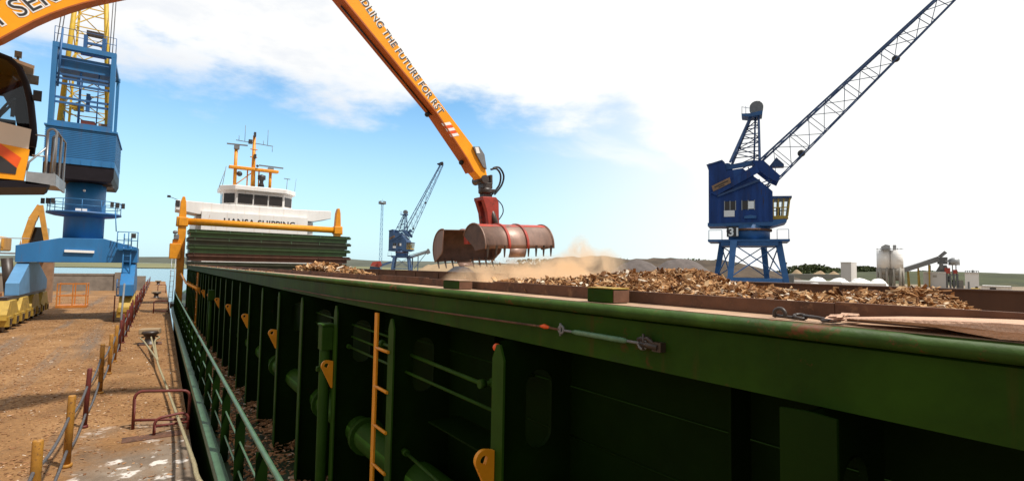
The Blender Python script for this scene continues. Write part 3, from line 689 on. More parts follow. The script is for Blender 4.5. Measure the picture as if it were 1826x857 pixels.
# travelling hatch crane
root = thing('hatch_crane', 'yellow travelling hatch crane straddling the stacked hatch covers', 'crane', (5.8, 36.2, .33))
for x, zt in ((1.30, 6.92), (10.42, 6.95)):
    s = 1 if x < 5 else -1
    b = MB(); b.prism([(x-.17, 36.0, .5), (x+.17, 36.0, .5), (x+.2, 36.0, 5.3), (x+.13, 36.0, 6.6), (x+.06, 36.0, zt), (x-.06, 36.0, zt), (x-.15, 36.0, 6.6), (x-.22*(1), 36.0, 5.3)], (0, .45, 0)); b.build('gantry_leg', 'yellow', root, bevel=.03)
    b = MB(); b.tube([(x-.20*s, 36.1, 5.12), (x-.18*s, 36.1, 5.7)], .14, 12); b.box(min(x-.2*s, x+.28*s), max(x-.2*s, x+.28*s), 35.9, 36.5, 5.15, 5.68); b.build('leg_bracket', 'yellow', root, bevel=.04)
MB().tube([(1.3, 36.2, 5.46), (10.4, 36.2, 5.42)], .21, 14).build('cross_beam', 'yellow', root)
b = MB(); b.box(.72, 1.28, 35.7, 36.6, 3.2, 4.1); b.box(.85, 1.2, 35.9, 36.4, 4.1, 4.35); b.build('engine_box', 'yellow', root, bevel=.03)
b = MB(); b.box(.9, 1.15, 35.8, 36.2, 4.36, 4.62); b.ball((.95, 35.8, 4.75), .12); b.build('motor', 'grey_dark', root)
b = MB(); b.box(.9, 1.5, 35.4, 37.0, .34, .62); b.box(10.2, 10.7, 35.4, 37.0, .34, .62); b.build('wheel_bogie', 'dark', root)
b = MB()
for dx in (0, .3): b.tube([(.78+dx*.6, 35.5, .5), (.86+dx*.6, 35.6, 3.2)], .02, 6)
for i in range(8): b.tube([(.79, 35.5, .7+.3*i), (.98, 35.5, .7+.3*i)], .015, 5)
b.build('access_ladder', 'grey', root)

# ================================================================== cargo and the things lying on the coaming
crest = [(1085, 524), (1105, 516), (1150, 501), (1195, 487), (1225, 488), (1260, 492), (1300, 504), (1350, 510), (1400, 513), (1450, 524), (1500, 521), (1550, 518), (1600, 525), (1650, 514.5), (1680, 519), (1710, 536), (1740, 558), (1790, 600)]
XC = 5.4
cp = sorted([(P(u, v, x=XC).y, P(u, v, x=XC).z) for u, v in crest])
CY_ = [a for a, _ in cp]; CZ_ = [c for _, c in cp]
def hold_h(x, y):
    z = float(np.interp(y, CY_, CZ_, left=1.9, right=2.55)); z += .03 if 3.4 < y < 6 else 0
    if y > CY_[-1]: z = max(2.72-.9*(y-CY_[-1]), 2.42 + .26*math.exp(-((y-10.0)/1.6)**2) + .10*fnoise(x*.5, y*.4))
    dx = x - XC
    h = z - (.050*abs(dx) if dx < 0 else .24*dx) - .02*max(0, abs(dx)-2)**2
    h += .022*fnoise(x*1.1, y*1.1) + .016*fnoise(x*2.7+3, y*2.7)- .02
    if x < 2.7: h -= (2.7-x)*.35
    return max(1.7, h)
bv, bf = grid(2.06, 9.75, 60, -3, 34, 170, lambda x, y: hold_h(x, y)-.03)
rg = np.random.default_rng(3); pts = []
n = 0
while len(pts) < 42000:
    y = rg.uniform(.2, 7.5) if rg.random() < .86 else rg.uniform(7.5, 20); x = rg.uniform(2.1, 7.2)
    pts.append((x, y, hold_h(x, y)+rg.uniform(-.02, .035)))
chip_mesh('wood_chip_cargo', pts, (.022, .075), .45, 'chips', (bv, bf), seed=2, aspect=(2., 6.), kind='stuff', label='heaped brown wood chips filling the open hold')
# heap spilled on the coaming top
pts = []
for _ in range(2600):
    y = rg.normal(7.6, .75); y = float(np.clip(y, 6.3, 9.4)); t = (y-6.2)/2.6
    top = .17*max(0, math.sin(math.pi*min(1, max(0, (y-6.1)/2.9))))**1.0
    x = rg.uniform(1.80, 2.3); pts.append((x, y, 2.86+top*rg.random()**.6*(1-abs(x-2.0)*1.3)))
bv, bf = grid(1.785, 2.3, 8, 6.1, 9.2, 16, lambda x, y: 2.83+.12*max(0, math.sin(math.pi*min(1, max(0, (y-6.1)/2.9))))*(1-abs(x-2.03)*2.5))
chip_mesh('spilled_wood_chips', pts, (.02, .07), .5, 'chips', (bv, bf), seed=5, kind='stuff', label='loose chips heaped on the coaming edge')
pts = [(rg.uniform(1.77, 2.02), y, 2.86+rg.uniform(0, .02)) for y in np.concatenate([rg.uniform(2.5, 33, 600), rg.normal(4.0, .5, 120)])]
pts += [(rg.uniform(1.585, 1.73), y, 2.862) for y in rg.uniform(9, 33, 160)]
chip_mesh('scattered_wood_chips', pts, (.02, .05), .3, 'chips', seed=8, kind='stuff', label='stray chips along the coaming top')
# chips on the ship's side deck
pts = []
for _ in range(20000):
    y = 2 + 33*rg.random()**1.2; x = rg.uniform(port(y)+.12, 1.95); d = .35+(.10*max(0, fnoise(x*3, y*1.3))+.10*max(0, min(1, (x-port(y)-.15)/.5)))*min(1, max(0, (y-4)/4))
    if rg.random() < min(1, .10+.14*max(0, y-3.5)): pts.append((x, y, d*rg.uniform(.97, 1)))
chip_mesh('deck_wood_chips', pts, (.02, .065), .25, 'chips_q', seed=9, kind='stuff', label='wood chips strewn along the ship side deck')
# chips on the quay
pts = []
while len(pts) < 45000:
    y = 4.5+50*rg.random()**1.7; x = rg.uniform(-1.0-.13*y-2.5, qe(y)-.03)
    w = 1.0
    if y < 12.5 and x > -.95: w = .10 + .25*max(0, fnoise(x*2, y)) + max(0, (y-10)/2.5)*.5
    if fnoise(x*.8, y*.25) < -.25: w *= .35
    if rg.random() < w: pts.append((x, y, rg.uniform(.002, .012)))
chip_mesh('quay_wood_chips', pts, (.010, .042), .14, 'chips_q', seed=11, kind='stuff', label='trodden wood chips covering the quay')

# green pads on the coaming top
for i, (y0, y1, lb) in enumerate(((1.535, 1.69, 'larger green steel pad on the coaming top beside the chip heap'), (2.87, 3.085, 'smaller green steel pad on the coaming top under the grab'))):
    root = thing('landing_pad', lb, 'steel block', (1.65, (y0+y1)/2, 2.858), 0, 'green pads on the coaming top')
    z1 = 2.918 if i == 0 else 2.912
    b = MB(); b.box(1.60, 1.70, y0, y1, 2.858, z1); b.build('pad_block', 'green', root, bevel=.006); MB().box(1.603, 1.697, y0-.006, y0-.001, 2.862, z1-.004).build('worn_end', 'rust', root)
    b = MB(); b.box(1.598, 1.702, y0-.002, y1+.002, z1+.001, z1+.005); b.build('worn_top', 'rim_top' if i else 'yellow_old', root)
# turnbuckle and wire on the fascia
root = thing('turnbuckle', 'pale green turnbuckle with shackles and rusty wire along the green coaming side', 'turnbuckle', (1.55, 1.5, 2.72))
b = MB(); b.tube([(1.545, 1.725, 2.722), (1.545, 1.70, 2.7225), (1.545, 1.42, 2.722), (1.545, 1.40, 2.722)], [.006, .0115, .0115, .006], 10); b.build('body', 'teal', root)
b = MB(); b.tube([(1.545, 1.78, 2.722), (1.545, 1.72, 2.722)], .006, 6); b.tube([(1.545, 1.40, 2.722), (1.545, 1.34, 2.722)], .006, 6)
b.tube(arc((1.545, 1.80, 2.724), .017, 0, 360, 12, (0, 1, 0), (0, 0, 1)), .006, 6)
b.tube(arc((1.545, 1.325, 2.722), .02, 0, 360, 12, (0, 1, .3), (0, -.2, 1)), .006, 6); b.tube([(1.545, 1.805, 2.695), (1.545, 1.805, 2.752)], .006, 6); b.build('fork_end', 'grey_dark', root)
b = MB(); b.tube([(1.545, 1.345, 2.735), (1.545, 1.30, 2.745), (1.545, 1.27, 2.725)], .009, 6); b.tube([(1.545, 1.33, 2.722), (1.545, 1.25, 2.716)], .013, 8); b.box(1.54, 1.57, 1.235, 1.275, 2.70, 2.735); b.tube([(1.54, 1.315, 2.70), (1.54, 1.315, 2.76)], .006, 6); b.build('shackle', 'dark', root)
b = MB(); b.tube([(1.545, 1.81, 2.722), (1.545, 1.90, 2.724), (1.548, 2.2, 2.718), (1.55, 3.2, 2.702), (1.553, 5.2, 2.672), (1.556, 8.0, 2.66)], .006, 6); b.build('wire', 'rust', root)
MB().tube([(1.545, 1.885, 2.724), (1.545, 1.925, 2.726), (1.545, 1.955, 2.724)], [.006, .012, .005], 8).build('frayed_tape', 'red_orange', root)
# plank
root = thing('timber_plank', 'rough sawn plank with a splintered end lying on the coaming', 'plank', (1.62, .2, 2.86), 0)
b = MB(); rgp = random.Random(2)
prof = []
n = 26
for i in range(n+1):
    t = i/n; y = .66 - t*3.0
    ex = .0 if i > 3 else [.0, .02, .01, .006][i]
    w0 = 1.56 + (0 if i > 2 else [.055, .02, .0][i]) + rgp.uniform(-.003, .003); w1 = 1.742 - (0 if i > 1 else [.08, .03][i])
    zt = 2.897 + (0 if i > 3 else [-.022, -.012, -.004, 0][i]) + rgp.uniform(-.0015, .0015); zb = 2.862 + rgp.uniform(-.002, .003) + (.012 if i < 3 else 0)
    prof.append([(w0, y, zb), (w0-.006, y, (zb+zt)/2), (w0, y, zt), (w1, y, zt), (w1, y, zb)])
vs = [q for r_ in prof for q in r_]; fs = []
for i in range(n):
    for k in range(5): k2 = (k+1) % 5; fs.append((i*5+k, i*5+k2, (i+1)*5+k2, (i+1)*5+k))
fs += [(0, 1, 2, 3, 4), tuple(n*5+k for k in (4, 3, 2, 1, 0))]
b.add(vs, fs)
for i in range(12):
    x = rgp.uniform(1.565, 1.70); z = rgp.uniform(2.866, 2.886); l = rgp.uniform(.01, .05)
    b.prism([(x, .64, z), (x+.018, .64, z), (x+.014, .64, z+.006)], (rgp.uniform(-.01, .004), l, rgp.uniform(-.004, .0)))
b.build('plank_board', 'plank', root)
# shackle and chain before the plank
root = thing('lifting_shackle', 'dark rusty shackle and chain link lying in front of the plank', 'shackle', (1.62, .77, 2.862))
b = MB(); pts = arc((1.615, .835, 2.872), .017, -20, 200, 12, (0, 1, 0), (0, 0, 1)); b.tube([(1.615, .853, 2.862)]+pts+[(1.615, .818, 2.862)], .0062, 8); b.build('shackle_bow', 'dark', root)
b = MB(); b.tube([(1.615, .855, 2.866), (1.615, .77, 2.864)], .005, 8); b.tube(arc((1.62, .775, 2.869), .016, 0, 360, 14, (0, 1, .2), (1, 0, .25)), .005, 8)
b.tube([(1.62, .765, 2.872), (1.605, .72, 2.871), (1.60, .68, 2.866)], .0055, 8); b.tube(arc((1.61, .685, 2.867), .02, 0, 360, 14, (.5, 1, 0), (1, -.5, .1)), .0045, 8); b.build('chain_link', 'dark', root)

# ================================================================== dust thrown up by the falling load
def dust_material():
    M = bpy.data.materials.new('wood_dust'); M.use_nodes = True; t = M.node_tree; t.nodes.clear(); nn = t.nodes.new; lk = t.links.new
    o = nn('ShaderNodeOutputMaterial'); pv = nn('ShaderNodeVolumePrincipled'); lk(pv.outputs[0], o.inputs['Volume'])
    pv.inputs['Color'].default_value = (1.0, .83, .61, 1); pv.inputs['Anisotropy'].default_value = .3
    g = nn('ShaderNodeTexCoord')
    def m(op, a, c=0., cl=False):
        q = nn('ShaderNodeMath'); q.operation = op; q.use_clamp = cl
        for i, w in enumerate((a, c)):
            if isinstance(w, (int, float)): q.inputs[i].default_value = w
            else: lk(w, q.inputs[i])
        return q.outputs[0]
    tot = None
    for (x, y, z), r, k in PUFFS:
        vs = nn('ShaderNodeVectorMath'); vs.operation = 'SUBTRACT'; lk(g.outputs['Object'], vs.inputs[0]); vs.inputs[1].default_value = (x, y, z)
        vm = nn('ShaderNodeVectorMath'); vm.operation = 'DIVIDE'; lk(vs.outputs[0], vm.inputs[0]); vm.inputs[1].default_value = r
        vl = nn('ShaderNodeVectorMath'); vl.operation = 'LENGTH'; lk(vm.outputs[0], vl.inputs[0])
        q = m('MULTIPLY', m('SUBTRACT', 1, vl.outputs['Value'], True), k); tot = q if tot is None else m('ADD', tot, q)
    n = nn('ShaderNodeTexNoise'); n.inputs['Scale'].default_value = 1.9; n.inputs['Detail'].default_value = 7; n.inputs['Roughness'].default_value = .62; n.inputs['Distortion'].default_value = .7
    lk(g.outputs['Object'], n.inputs['Vector'])
    d = m('MULTIPLY', tot, m('MULTIPLY', m('SUBTRACT', n.outputs[0], .43, True), 14.5))
    lk(d, pv.inputs['Density']); return M
pc = [(1040, 482, 11.0, (.75, .75, .60), 2.8), (1034, 452, 11.2, (.28, .35, .50), 2.4), (985, 490, 11.2, (.8, .8, .5), 2.6), (920, 490, 11.6, (1.0, .8, .5), 2.0), (868, 494, 11.8, (.8, .7, .45), 1.5), (1075, 487, 10.6, (.5, .6, .6), 2.4), (1050, 470, 11.0, (.45, .5, .4), 1.2), (900, 502, 10.8, (1.4, 1.2, .4), 1.6), (1000, 505, 10.0, (1.3, 1.2, .35), 1.6)]
PW = [(P(u, v, d=d), r, k) for u, v, d, r, k in pc]
lo = Vector((3.6, 6.2, 2.2)); hi = Vector((9.7, 13.2, 4.3))
PUFFS = [(tuple(p), r, k) for p, r, k in PW]
G['dust'] = dust_material()
b = MB(); b.box(lo.x, hi.x, lo.y, hi.y, lo.z, hi.z); o = b.build('dust_cloud', 'dust', kind='stuff', label='tan cloud of wood dust rising from the hold')
for v in o.data.vertices: v.co += Vector(o.location)
o.location = (0, 0, 0)

# ================================================================== the grab
GC = Vector((6.62, 10.45, 0)); root = thing('clamshell_grab', 'open red and worn grey clamshell grab hanging over the hold', 'grab', (GC.x, GC.y, 3.0), 0)
b = MB(); b.box(-.20, -.14, -.1, .1, 1.99, 2.22); b.box(.06, .12, -.1, .1, 1.99, 2.22); b.tube([(-.23, 0, 2.16), (.15, 0, 2.16)], .05, 10); b.box(-.17, .10, -.12, .12, 1.88, 2.02); b.lathe([(.0, 1.90), (.14, 1.90), (.17, 1.86), (.17, 1.78), (.12, 1.74), (0, 1.74)], (-.04, 0, 0), 16); b.box(.02, .22, -.12, .12, 1.79, 1.87)
b.box(-.14, .10, -.10, .10, 1.66, 1.75); b.build('rotator', 'dark', root, local=True, bevel=.01)
b = MB(); b.prism([(-.24, -.2, 1.66), (.16, -.2, 1.66), (.22, -.2, 1.54), (.22, -.2, 1.1), (.32, -.2, .45), (-.02, -.2, .45), (-.12, -.2, 1.3)], (0, .12, 0)); b.prism([(-.24, .1, 1.66), (.16, .1, 1.66), (.22, .1, 1.54), (.22, .1, 1.1), (.32, .1, .45), (-.02, .1, .45), (-.12, .1, 1.3)], (0, .12, 0))
b.box(-.23, .15, -.199, .219, 1.58, 1.67); b.build('hanger_frame', 'hanger', root, local=True, bevel=.012)
b = MB(); b.tube([(.02, -.03, 1.6), (.12, -.32, .8)], .07, 10); b.build('cylinder', 'dark', root, local=True); b = MB(); b.tube([(.14, .03, 1.6), (.2, .35, .7)], .07, 10); b.build('cylinder', 'dark', root, local=True)
def shell(L0, L1, yp, zc, sgn, a0, a1):
    """one opened half of the clamshell: a trough of circular section from its hinge edge (a0) over the back to the toothed lip (a1)"""
    r = .50; n = 15
    sec = [(math.cos(R(a0+(a1-a0)*i/(n-1))), math.sin(R(a0+(a1-a0)*i/(n-1)))) for i in range(n)]
    def pt(x, a, rr): return Vector((x, yp+sgn*a[0]*rr, zc+a[1]*rr))
    def sheet(x0, x1, rr, s2, mat, name, par, th=.0):
        b = MB(); m = len(s2); v_ = [pt(x, a, rr) for x in (x0, x1) for a in s2]; f_ = [(i, i+1, m+i+1, m+i) for i in range(m-1)]
        if th:
            v_ += [pt(x, a, rr-th) for x in (x0, x1) for a in s2]; f_ += [(2*m+i, 3*m+i, 3*m+i+1, 2*m+i+1) for i in range(m-1)]
            f_ += [(0, m, 3*m, 2*m), (m-1, 3*m-1, 4*m-1, 2*m-1)] + [(i, 2*m+i, 2*m+i+1, i+1) for i in range(m-1)] + [(m+i, m+i+1, 3*m+i+1, 3*m+i) for i in range(m-1)]
        b.add(v_, f_, True); return b.build(name, mat, par, local=True)
    sh = sheet(L0, L1, r, sec, 'grab', 'shell', root, .02)
    sheet(L0+.03, L1-.03, r-.024, sec, 'grab_in', 'inner_lining', sh)
    for x in (L0, L1):
        b = MB(); b.prism([pt(x, a, r+.012) for a in sec] + [pt(x, sec[-1], .44), Vector((x, yp+sgn*.05, zc-.10)), Vector((x, yp+.0, zc-.02)), pt(x, sec[0], .46)], (.025 if x == L0 else -.025, 0, 0)); b.build('end_plate', 'grab_in' if x == L0 and sgn < 0 else 'grab', sh, local=True)
        b = MB(); b.tube([pt(x, a, r+.014) for a in sec], .016, 6); b.build('edge_bead', 'grab', sh, local=True)
    for t in (.33, .60):
        x = L0+(L1-L0)*t; sheet(x-.03, x+.03, r+.028, sec, 'redgrab', 'rib_band', sh, .026)
    x0, x1 = L0+(L1-L0)*.345, L0+(L1-L0)*.585
    low_ = [sec[-1], (math.cos(R(a1-12)), math.sin(R(a1-12))), (math.cos(R(a1-24)), math.sin(R(a1-24)))]
    sheet(x0, x1, r+.004, low_, 'grab', 'spill_plate', sh, .02)
    sheet(L0+.02, L1-.02, r+.004, sec[:9] if sgn < 0 else sec[:4], 'redgrab', 'red_top_panel', sh)
    tx, tz = math.cos(R(a1-90)), math.sin(R(a1-90))                   # the teeth run on from the lip, turned down
    for i in range(9):
        x = L0+.07+(L1-L0-.14)*i/8
        if x0 - .05 < x < x1 + .05: continue
        e = pt(x, sec[-1], r-.01); d = Vector((0, sgn*tx, tz)); d = (d+Vector((0, 0, -.8))).normalized()
        MB().beam(e-d*.07, e+d*.19, .045, .05, w2=.02, h2=.02).build('tooth', 'dark', sh, local=True)
    return sh
shell(P(862, 425, y=9.45).x-GC.x, P(983, 425, y=9.45).x-GC.x, -.62, .48, -1, 150, -8)
shell(P(800, 440, y=11.2).x-GC.x, P(800, 440, y=11.2).x-GC.x+1.8, 1.05, .44, 1, 98, -38)
b = MB()
b.box(-.10, .42, -.55, .75, .66, .84); b.box(-.3, .7, -.34, -.14, .56, .76); b.box(-.3, .7, .42, .62, .56, .76); b.build('hinge_beam', 'redgrab', root, local=True)
b = MB()
for i, (dx, dz) in enumerate(((0, 0), (.07, .04))):
    b.tube(smooth_pts([Vector(q) for q in ((.05+dx, -.12, 2.34+dz), (.20+dx, -.16, 2.36+dz), (.31+dx*1.3, -.16, 2.22), (.28+dx, -.14, 1.98), (.08+dx, -.12, 1.74))], 5), .024, 8)
b.tube(smooth_pts([Vector(q) for q in ((.20, -.15, 1.62), (.34, -.16, 1.48), (.36, -.16, 1.30), (.24, -.14, 1.12))], 5), .013, 6)
b.build('hydraulic_hose', 'black', root, local=True)
root.rotation_euler = (0, R(-2.6), 0); root.location.z += .03
# pieces of wood falling from the grab
rg2 = np.random.default_rng(21); pts = [(GC.x+rg2.uniform(-.7, 1.4), GC.y+rg2.normal(-.2, .35), 2.75+.45*rg2.random()) for _ in range(220)]
chip_mesh('falling_wood_chips', pts, (.012, .04), 1.2, 'chips', seed=4, kind='stuff', label='bits of wood falling from the open grab')

# ================================================================== the material handler (loader)
ld = thing('material_handler', 'orange material handler with raised cab reaching its long lettered stick over the ship', 'loader', (-6.2, 11.2, 0))
YB0, YB1 = 10.32, 10.70
def XZ(pts, y, dy, name, mat, parent=ld, **k): return MB().prism([(x, y, z) for x, z in pts], (0, dy, 0)).build(name, mat, parent, **k)
# stick: lettered side faces the ship's bow
A = P(585, 0, y=YB0); B_ = P(661, 0, y=YB0); C_ = P(800, 237, y=YB0); D_ = P(848, 237, y=YB0)
up = Vector((B_.x+D_.x, 0, B_.z+D_.z))/2; 
sd_ = (Vector((D_.x-B_.x, 0, D_.z-B_.z))).normalized()          # along the stick, downwards
def S2(u, v): q = P(u, v, y=YB0); return (q.x, q.z)
lowt, upt = S2(615, 0), S2(652, 0)
def ext(p, q, t): return (p[0]+(p[0]-q[0])*t, p[1]+(p[1]-q[1])*t)
lo0 = ext(lowt, S2(776, 198), .60); hi0 = ext(upt, S2(841, 257), .56)
st_poly = [lo0, lowt, S2(762, 201), S2(842, 302), S2(856, 318), S2(873, 319), S2(866, 286), S2(845, 262), S2(806, 192), upt, hi0, ext(hi0, upt, .04)]
st_poly = [lo0, lowt, S2(778, 199), S2(833, 281), S2(846, 305), S2(857, 318), S2(870, 318), S2(866, 300), S2(842, 258), S2(737, 119), upt, hi0]
stick = XZ(st_poly, YB0, YB1-YB0-.06, 'stick', 'orange', bevel=.012)
# underside plate with its flange, shade put into its darker colour
und = [lowt, S2(778, 199), S2(833, 281), S2(846, 305)]
b = MB()
for p, q in zip([lo0]+und[:-1], und):
    d = Vector((q[0]-p[0], 0, q[1]-p[1])).normalized(); nrm = Vector((-d.z, 0, d.x)); nrm = nrm if nrm.z < 0 else -nrm
    b.add([Vector((p[0], YB0-.02, p[1]))+nrm*.004, Vector((q[0], YB0-.02, q[1]))+nrm*.004, Vector((q[0], YB1, q[1]))+nrm*.004, Vector((p[0], YB1, p[1]))+nrm*.004,
           Vector((p[0], YB0-.02, p[1]))+nrm*.03, Vector((q[0], YB0-.02, q[1]))+nrm*.03, Vector((q[0], YB1, q[1]))+nrm*.03, Vector((p[0], YB1, p[1]))+nrm*.03],
          [(0, 1, 2, 3), (7, 6, 5, 4), (0, 4, 5, 1), (1, 5, 6, 2), (2, 6, 7, 3), (3, 7, 4, 0)])
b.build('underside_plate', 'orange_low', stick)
b = MB(); q0 = S2(615, 0); q1 = S2(833, 281)
b.tube([(q0[0]-.02, YB0+.2, q0[1]-.05), (S2(778, 199)[0]-.02, YB0+.2, S2(778, 199)[1]-.04)], .016, 8)
for u, v in ((771, 197), (832, 284)): 
    p = S2(u, v); MB().ball((p[0]-.03, YB0+.2, p[1]-.05), .06).build('pipe_clamp', 'black', stick)
b.build('hydraulic_pipe', 'black', stick)
b = MB(); p = [S2(840, 262), S2(851, 261), S2(857, 272), S2(861, 300), S2(868, 309), S2(866, 296), S2(850, 288)]
XZ([S2(842, 262), S2(853, 262), S2(862, 276), S2(866, 302), S2(860, 298), S2(848, 276)], YB0-.05, .045, 'link_guard', 'grey_dark', stick)
XZ([S2(845, 263), S2(851, 263), S2(854, 274), S2(848, 274)], YB0-.056, .005, 'guard_plate', 'white_flat', stick)
b = MB(); q = S2(864, 316); b.tube([(q[0], YB0-.05, q[1]-.05), (q[0], YB1+.05, q[1]-.05)], .10, 14); b.build('stick_pin', 'dark', stick)
# lettering along the stick
t0 = Vector((*S2(643, -10),)); t1 = Vector((*S2(793, 206),))
xd = Vector((t1.x-t0.x, 0, t1.y-t0.y)).normalized(); yd = Vector((-xd.z, 0, xd.x)); yd = yd if yd.z > 0 or yd.x > 0 else -yd
xl, zl = S2(784, 205)[0], S2(784, 205)[1]
txt = 'HANDLING THE FUTURE FOR RST'
def stick_text(mat, off, y):
    o = lettering('stick_lettering', txt, mat, stick, (0, 0, 0), (1, 0, 0), (0, 0, 1), .225, off, .001, .90, 1.05)
    inv = RM[ld.name].inverted(); xs = [(RM[ld.name] @ v.co).x for v in o.data.vertices]; Lx = max(xs)
    base = Vector((xl, y, zl))
    for v in o.data.vertices:
        w = RM[ld.name] @ v.co; v.co = inv @ (base + xd*(w.x-Lx) + yd*w.z + Vector((0, w.y, 0)))
    return o
stick_text('white_flat', .012, YB0-.003)
stick_text('ink', .0, YB0-.007)
for i, mt_ in enumerate(('white_flat', 'red_orange', 'white_flat', 'red_orange', 'white_flat')):
    e0 = Vector((S2(790, 224)[0], YB0-.003, S2(790, 224)[1]))+xd*(.075*i-.06)
    MB().prism([e0, e0+xd*.072, e0+xd*.072+yd*.20+xd*.09, e0+yd*.20+xd*.09], (0, -.003, 0)).build('warning_stripe', mt_, stick)
# boom
low = [(-6.6, 3.2), (-5.0, 4.2), (-3.6, 5.1), (-2.72, 5.62)] + [S2(0, 68), S2(30, 52), S2(60, 36.5), S2(90, 23.5), S2(120, 13), S2(150, 4), S2(180, -3)]
e = low[-1]
low += [(e[0]+.55, e[1]+.33), (e[0]+1.3, e[1]+.85), (lo0[0]+.05, lo0[1]-.1)]
upp = [(hi0[0], hi0[1]-.25), (1.0, 10.4), (.2, 9.9), (-.8, 8.95), (-1.9, 8.15), (-3.2, 7.2), (-4.6, 6.0), (-6.8, 4.4)]
boom = XZ(low+upp, YB0, .20, 'boom', 'orange')
b = MB()
for p, q in zip(low[3:-1], low[4:]): b.beam((p[0], YB0+.10, p[1]-.012), (q[0], YB0+.10, q[1]-.012), .23, .02)
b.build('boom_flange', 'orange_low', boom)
def boom_text(mat, off, y):
    a = Vector((*S2(44, 22),)); c = Vector((*S2(98, -2),)); xd2 = Vector((c.x-a.x, 0, c.y-a.y)).normalized(); yd2 = Vector((-xd2.z, 0, xd2.x))
    base = Vector((S2(14, 41)[0], y, S2(14, 41)[1])) - xd2*.17
    lettering('boom_lettering', 'T SER', mat, boom, base, xd2, yd2, .36, off, .001, 1.0, 1.05)
boom_text('white_flat', .02, YB0-.004); boom_text('ink', .0, YB0-.008)
# cab
YC0, YC1 = 11.4, 12.5
def K(u, v): q = P(u-(2 if 30 < u < 75 else 0), v, y=YC0); return (q.x, q.z)
fr = [K(-70, 92), K(-25, 94), K(2, 98), K(20, 105), K(40, 121), K(52, 147), K(61, 184), K(65, 222), K(66.5, 245), K(64, 262)]
back = [(-3.5, 4.86), (-3.5, 6.45)]
# pillars and roof as a frame
cabf = XZ([K(-25, 97), (-3.5, 6.42), (-3.5, 6.50), K(-25, 90), K(2, 95), K(22, 102), K(22, 108), K(2, 101)], YC0, YC1-YC0, 'cab_roof', 'cab_dark')
cab = XZ([(-3.5, 4.9), K(0, 256), K(55, 267), K(44, 322), K(0, 318), (-3.5, 4.3)], YC0-.02, YC1-YC0+.04, 'cab', 'orange')
for y in (YC0+.03, YC1-.03): MB().tube([(x-.03, y, z) for x, z in fr], .05, 8).build('front_pillar', 'cab_dark', cab)
for y in (YC0+.02, YC1-.02): MB().beam((-3.5, y, 5.1), (-3.5, y, 6.4), .08).build('rear_pillar', 'cab_dark', cab)
b = MB(); pl = [(x-.05, YC0+.015, z) for x, z in fr[:-2]] + [(-3.45, YC0+.015, 5.12), (-3.45, YC0+.015, 6.40)]
b.add(pl, [tuple(range(len(pl)))]); b.build('side_window', 'glass', cab); b = MB(); b.add([(x, YC1-.015, z) for x, y, z in pl], [tuple(range(len(pl)))]); b.build('side_window', 'glass', cab)
b = MB(); n = len(fr)
b.add([(x, YC0+.03, z) for x, z in fr]+[(x, YC1-.03, z) for x, z in fr], [(i, i+1, n+i+1, n+i) for i in range(n-1)], True); b.build('windscreen', 'glass', cab)
wp = [K(-20, 212), K(0, 217), K(58, 231), K(52, 266), K(0, 255), (-3.5, 4.86), (-3.5, 5.25)]
wp = [(-3.5, 5.36), K(0, 217), K(58, 231), K(55, 250), K(53, 266), K(0, 256), (-3.5, 4.9)]
XZ(wp, YC0-.012, .05, 'lower_panel', 'cream', cab); XZ(wp, YC1-.04, .05, 'lower_panel', 'cream', cab)
XZ([(-3.5, 4.9), K(0, 256), K(40, 282), K(30, 300), K(0, 276), (-3.5, 4.7)], YC0-.028, .006, 'flash_panel', 'red_orange', cab)
XZ([K(-40, 268), K(0, 278), K(30, 300), K(28, 311), K(0, 308), K(-40, 300)], YC0-.030, .007, 'black_flash', 'ink', cab)
XZ([K(-60, 322), K(40, 322), K(90, 330), K(84, 334), K(-60, 334)], YC0-.03, YC1-YC0+.3, 'floor_frame', 'cab_dark', cab)
b = MB(); q = K(18, 101); q2 = K(64, 117)
b.prism([(q[0], YC0+.02, q[1]), (q2[0], YC0+.02, q2[1]), (q2[0]-.01, YC0+.02, q2[1]-.055), (q[0]+.06, YC0+.02, q[1]-.07)], (0, .5, 0)); b.build('sun_visor', 'cream', cab)
b = MB(); q = K(34, 104); b.box(q[0]-.045, q[0]+.045, YC0+.0, YC0+.1, q[1]+.03, q[1]+.12); b.tube([(q[0], YC0+.05, q[1]-.06), (q[0], YC0+.05, q[1]+.04)], .02, 6); b.build('work_lamp', 'grey_dark', cab); b = MB(); q = K(55, 130); b.box(q[0]-.05, q[0]+.12, YC0+.3, YC0+.5, q[1]-.06, q[1]+.05); b.build('work_lamp', 'grey_dark', cab)
b = MB(); q = K(68, 170); b.box(q[0]-.05, q[0]+.06, YC0-.05, YC0+.0, q[1]-.10, q[1]+.07); b.tube([(q[0]-.08, YC0, q[1]-.02), (q[0], YC0-.02, q[1]-.02)], .012, 6); b.build('mirror', 'black', cab)
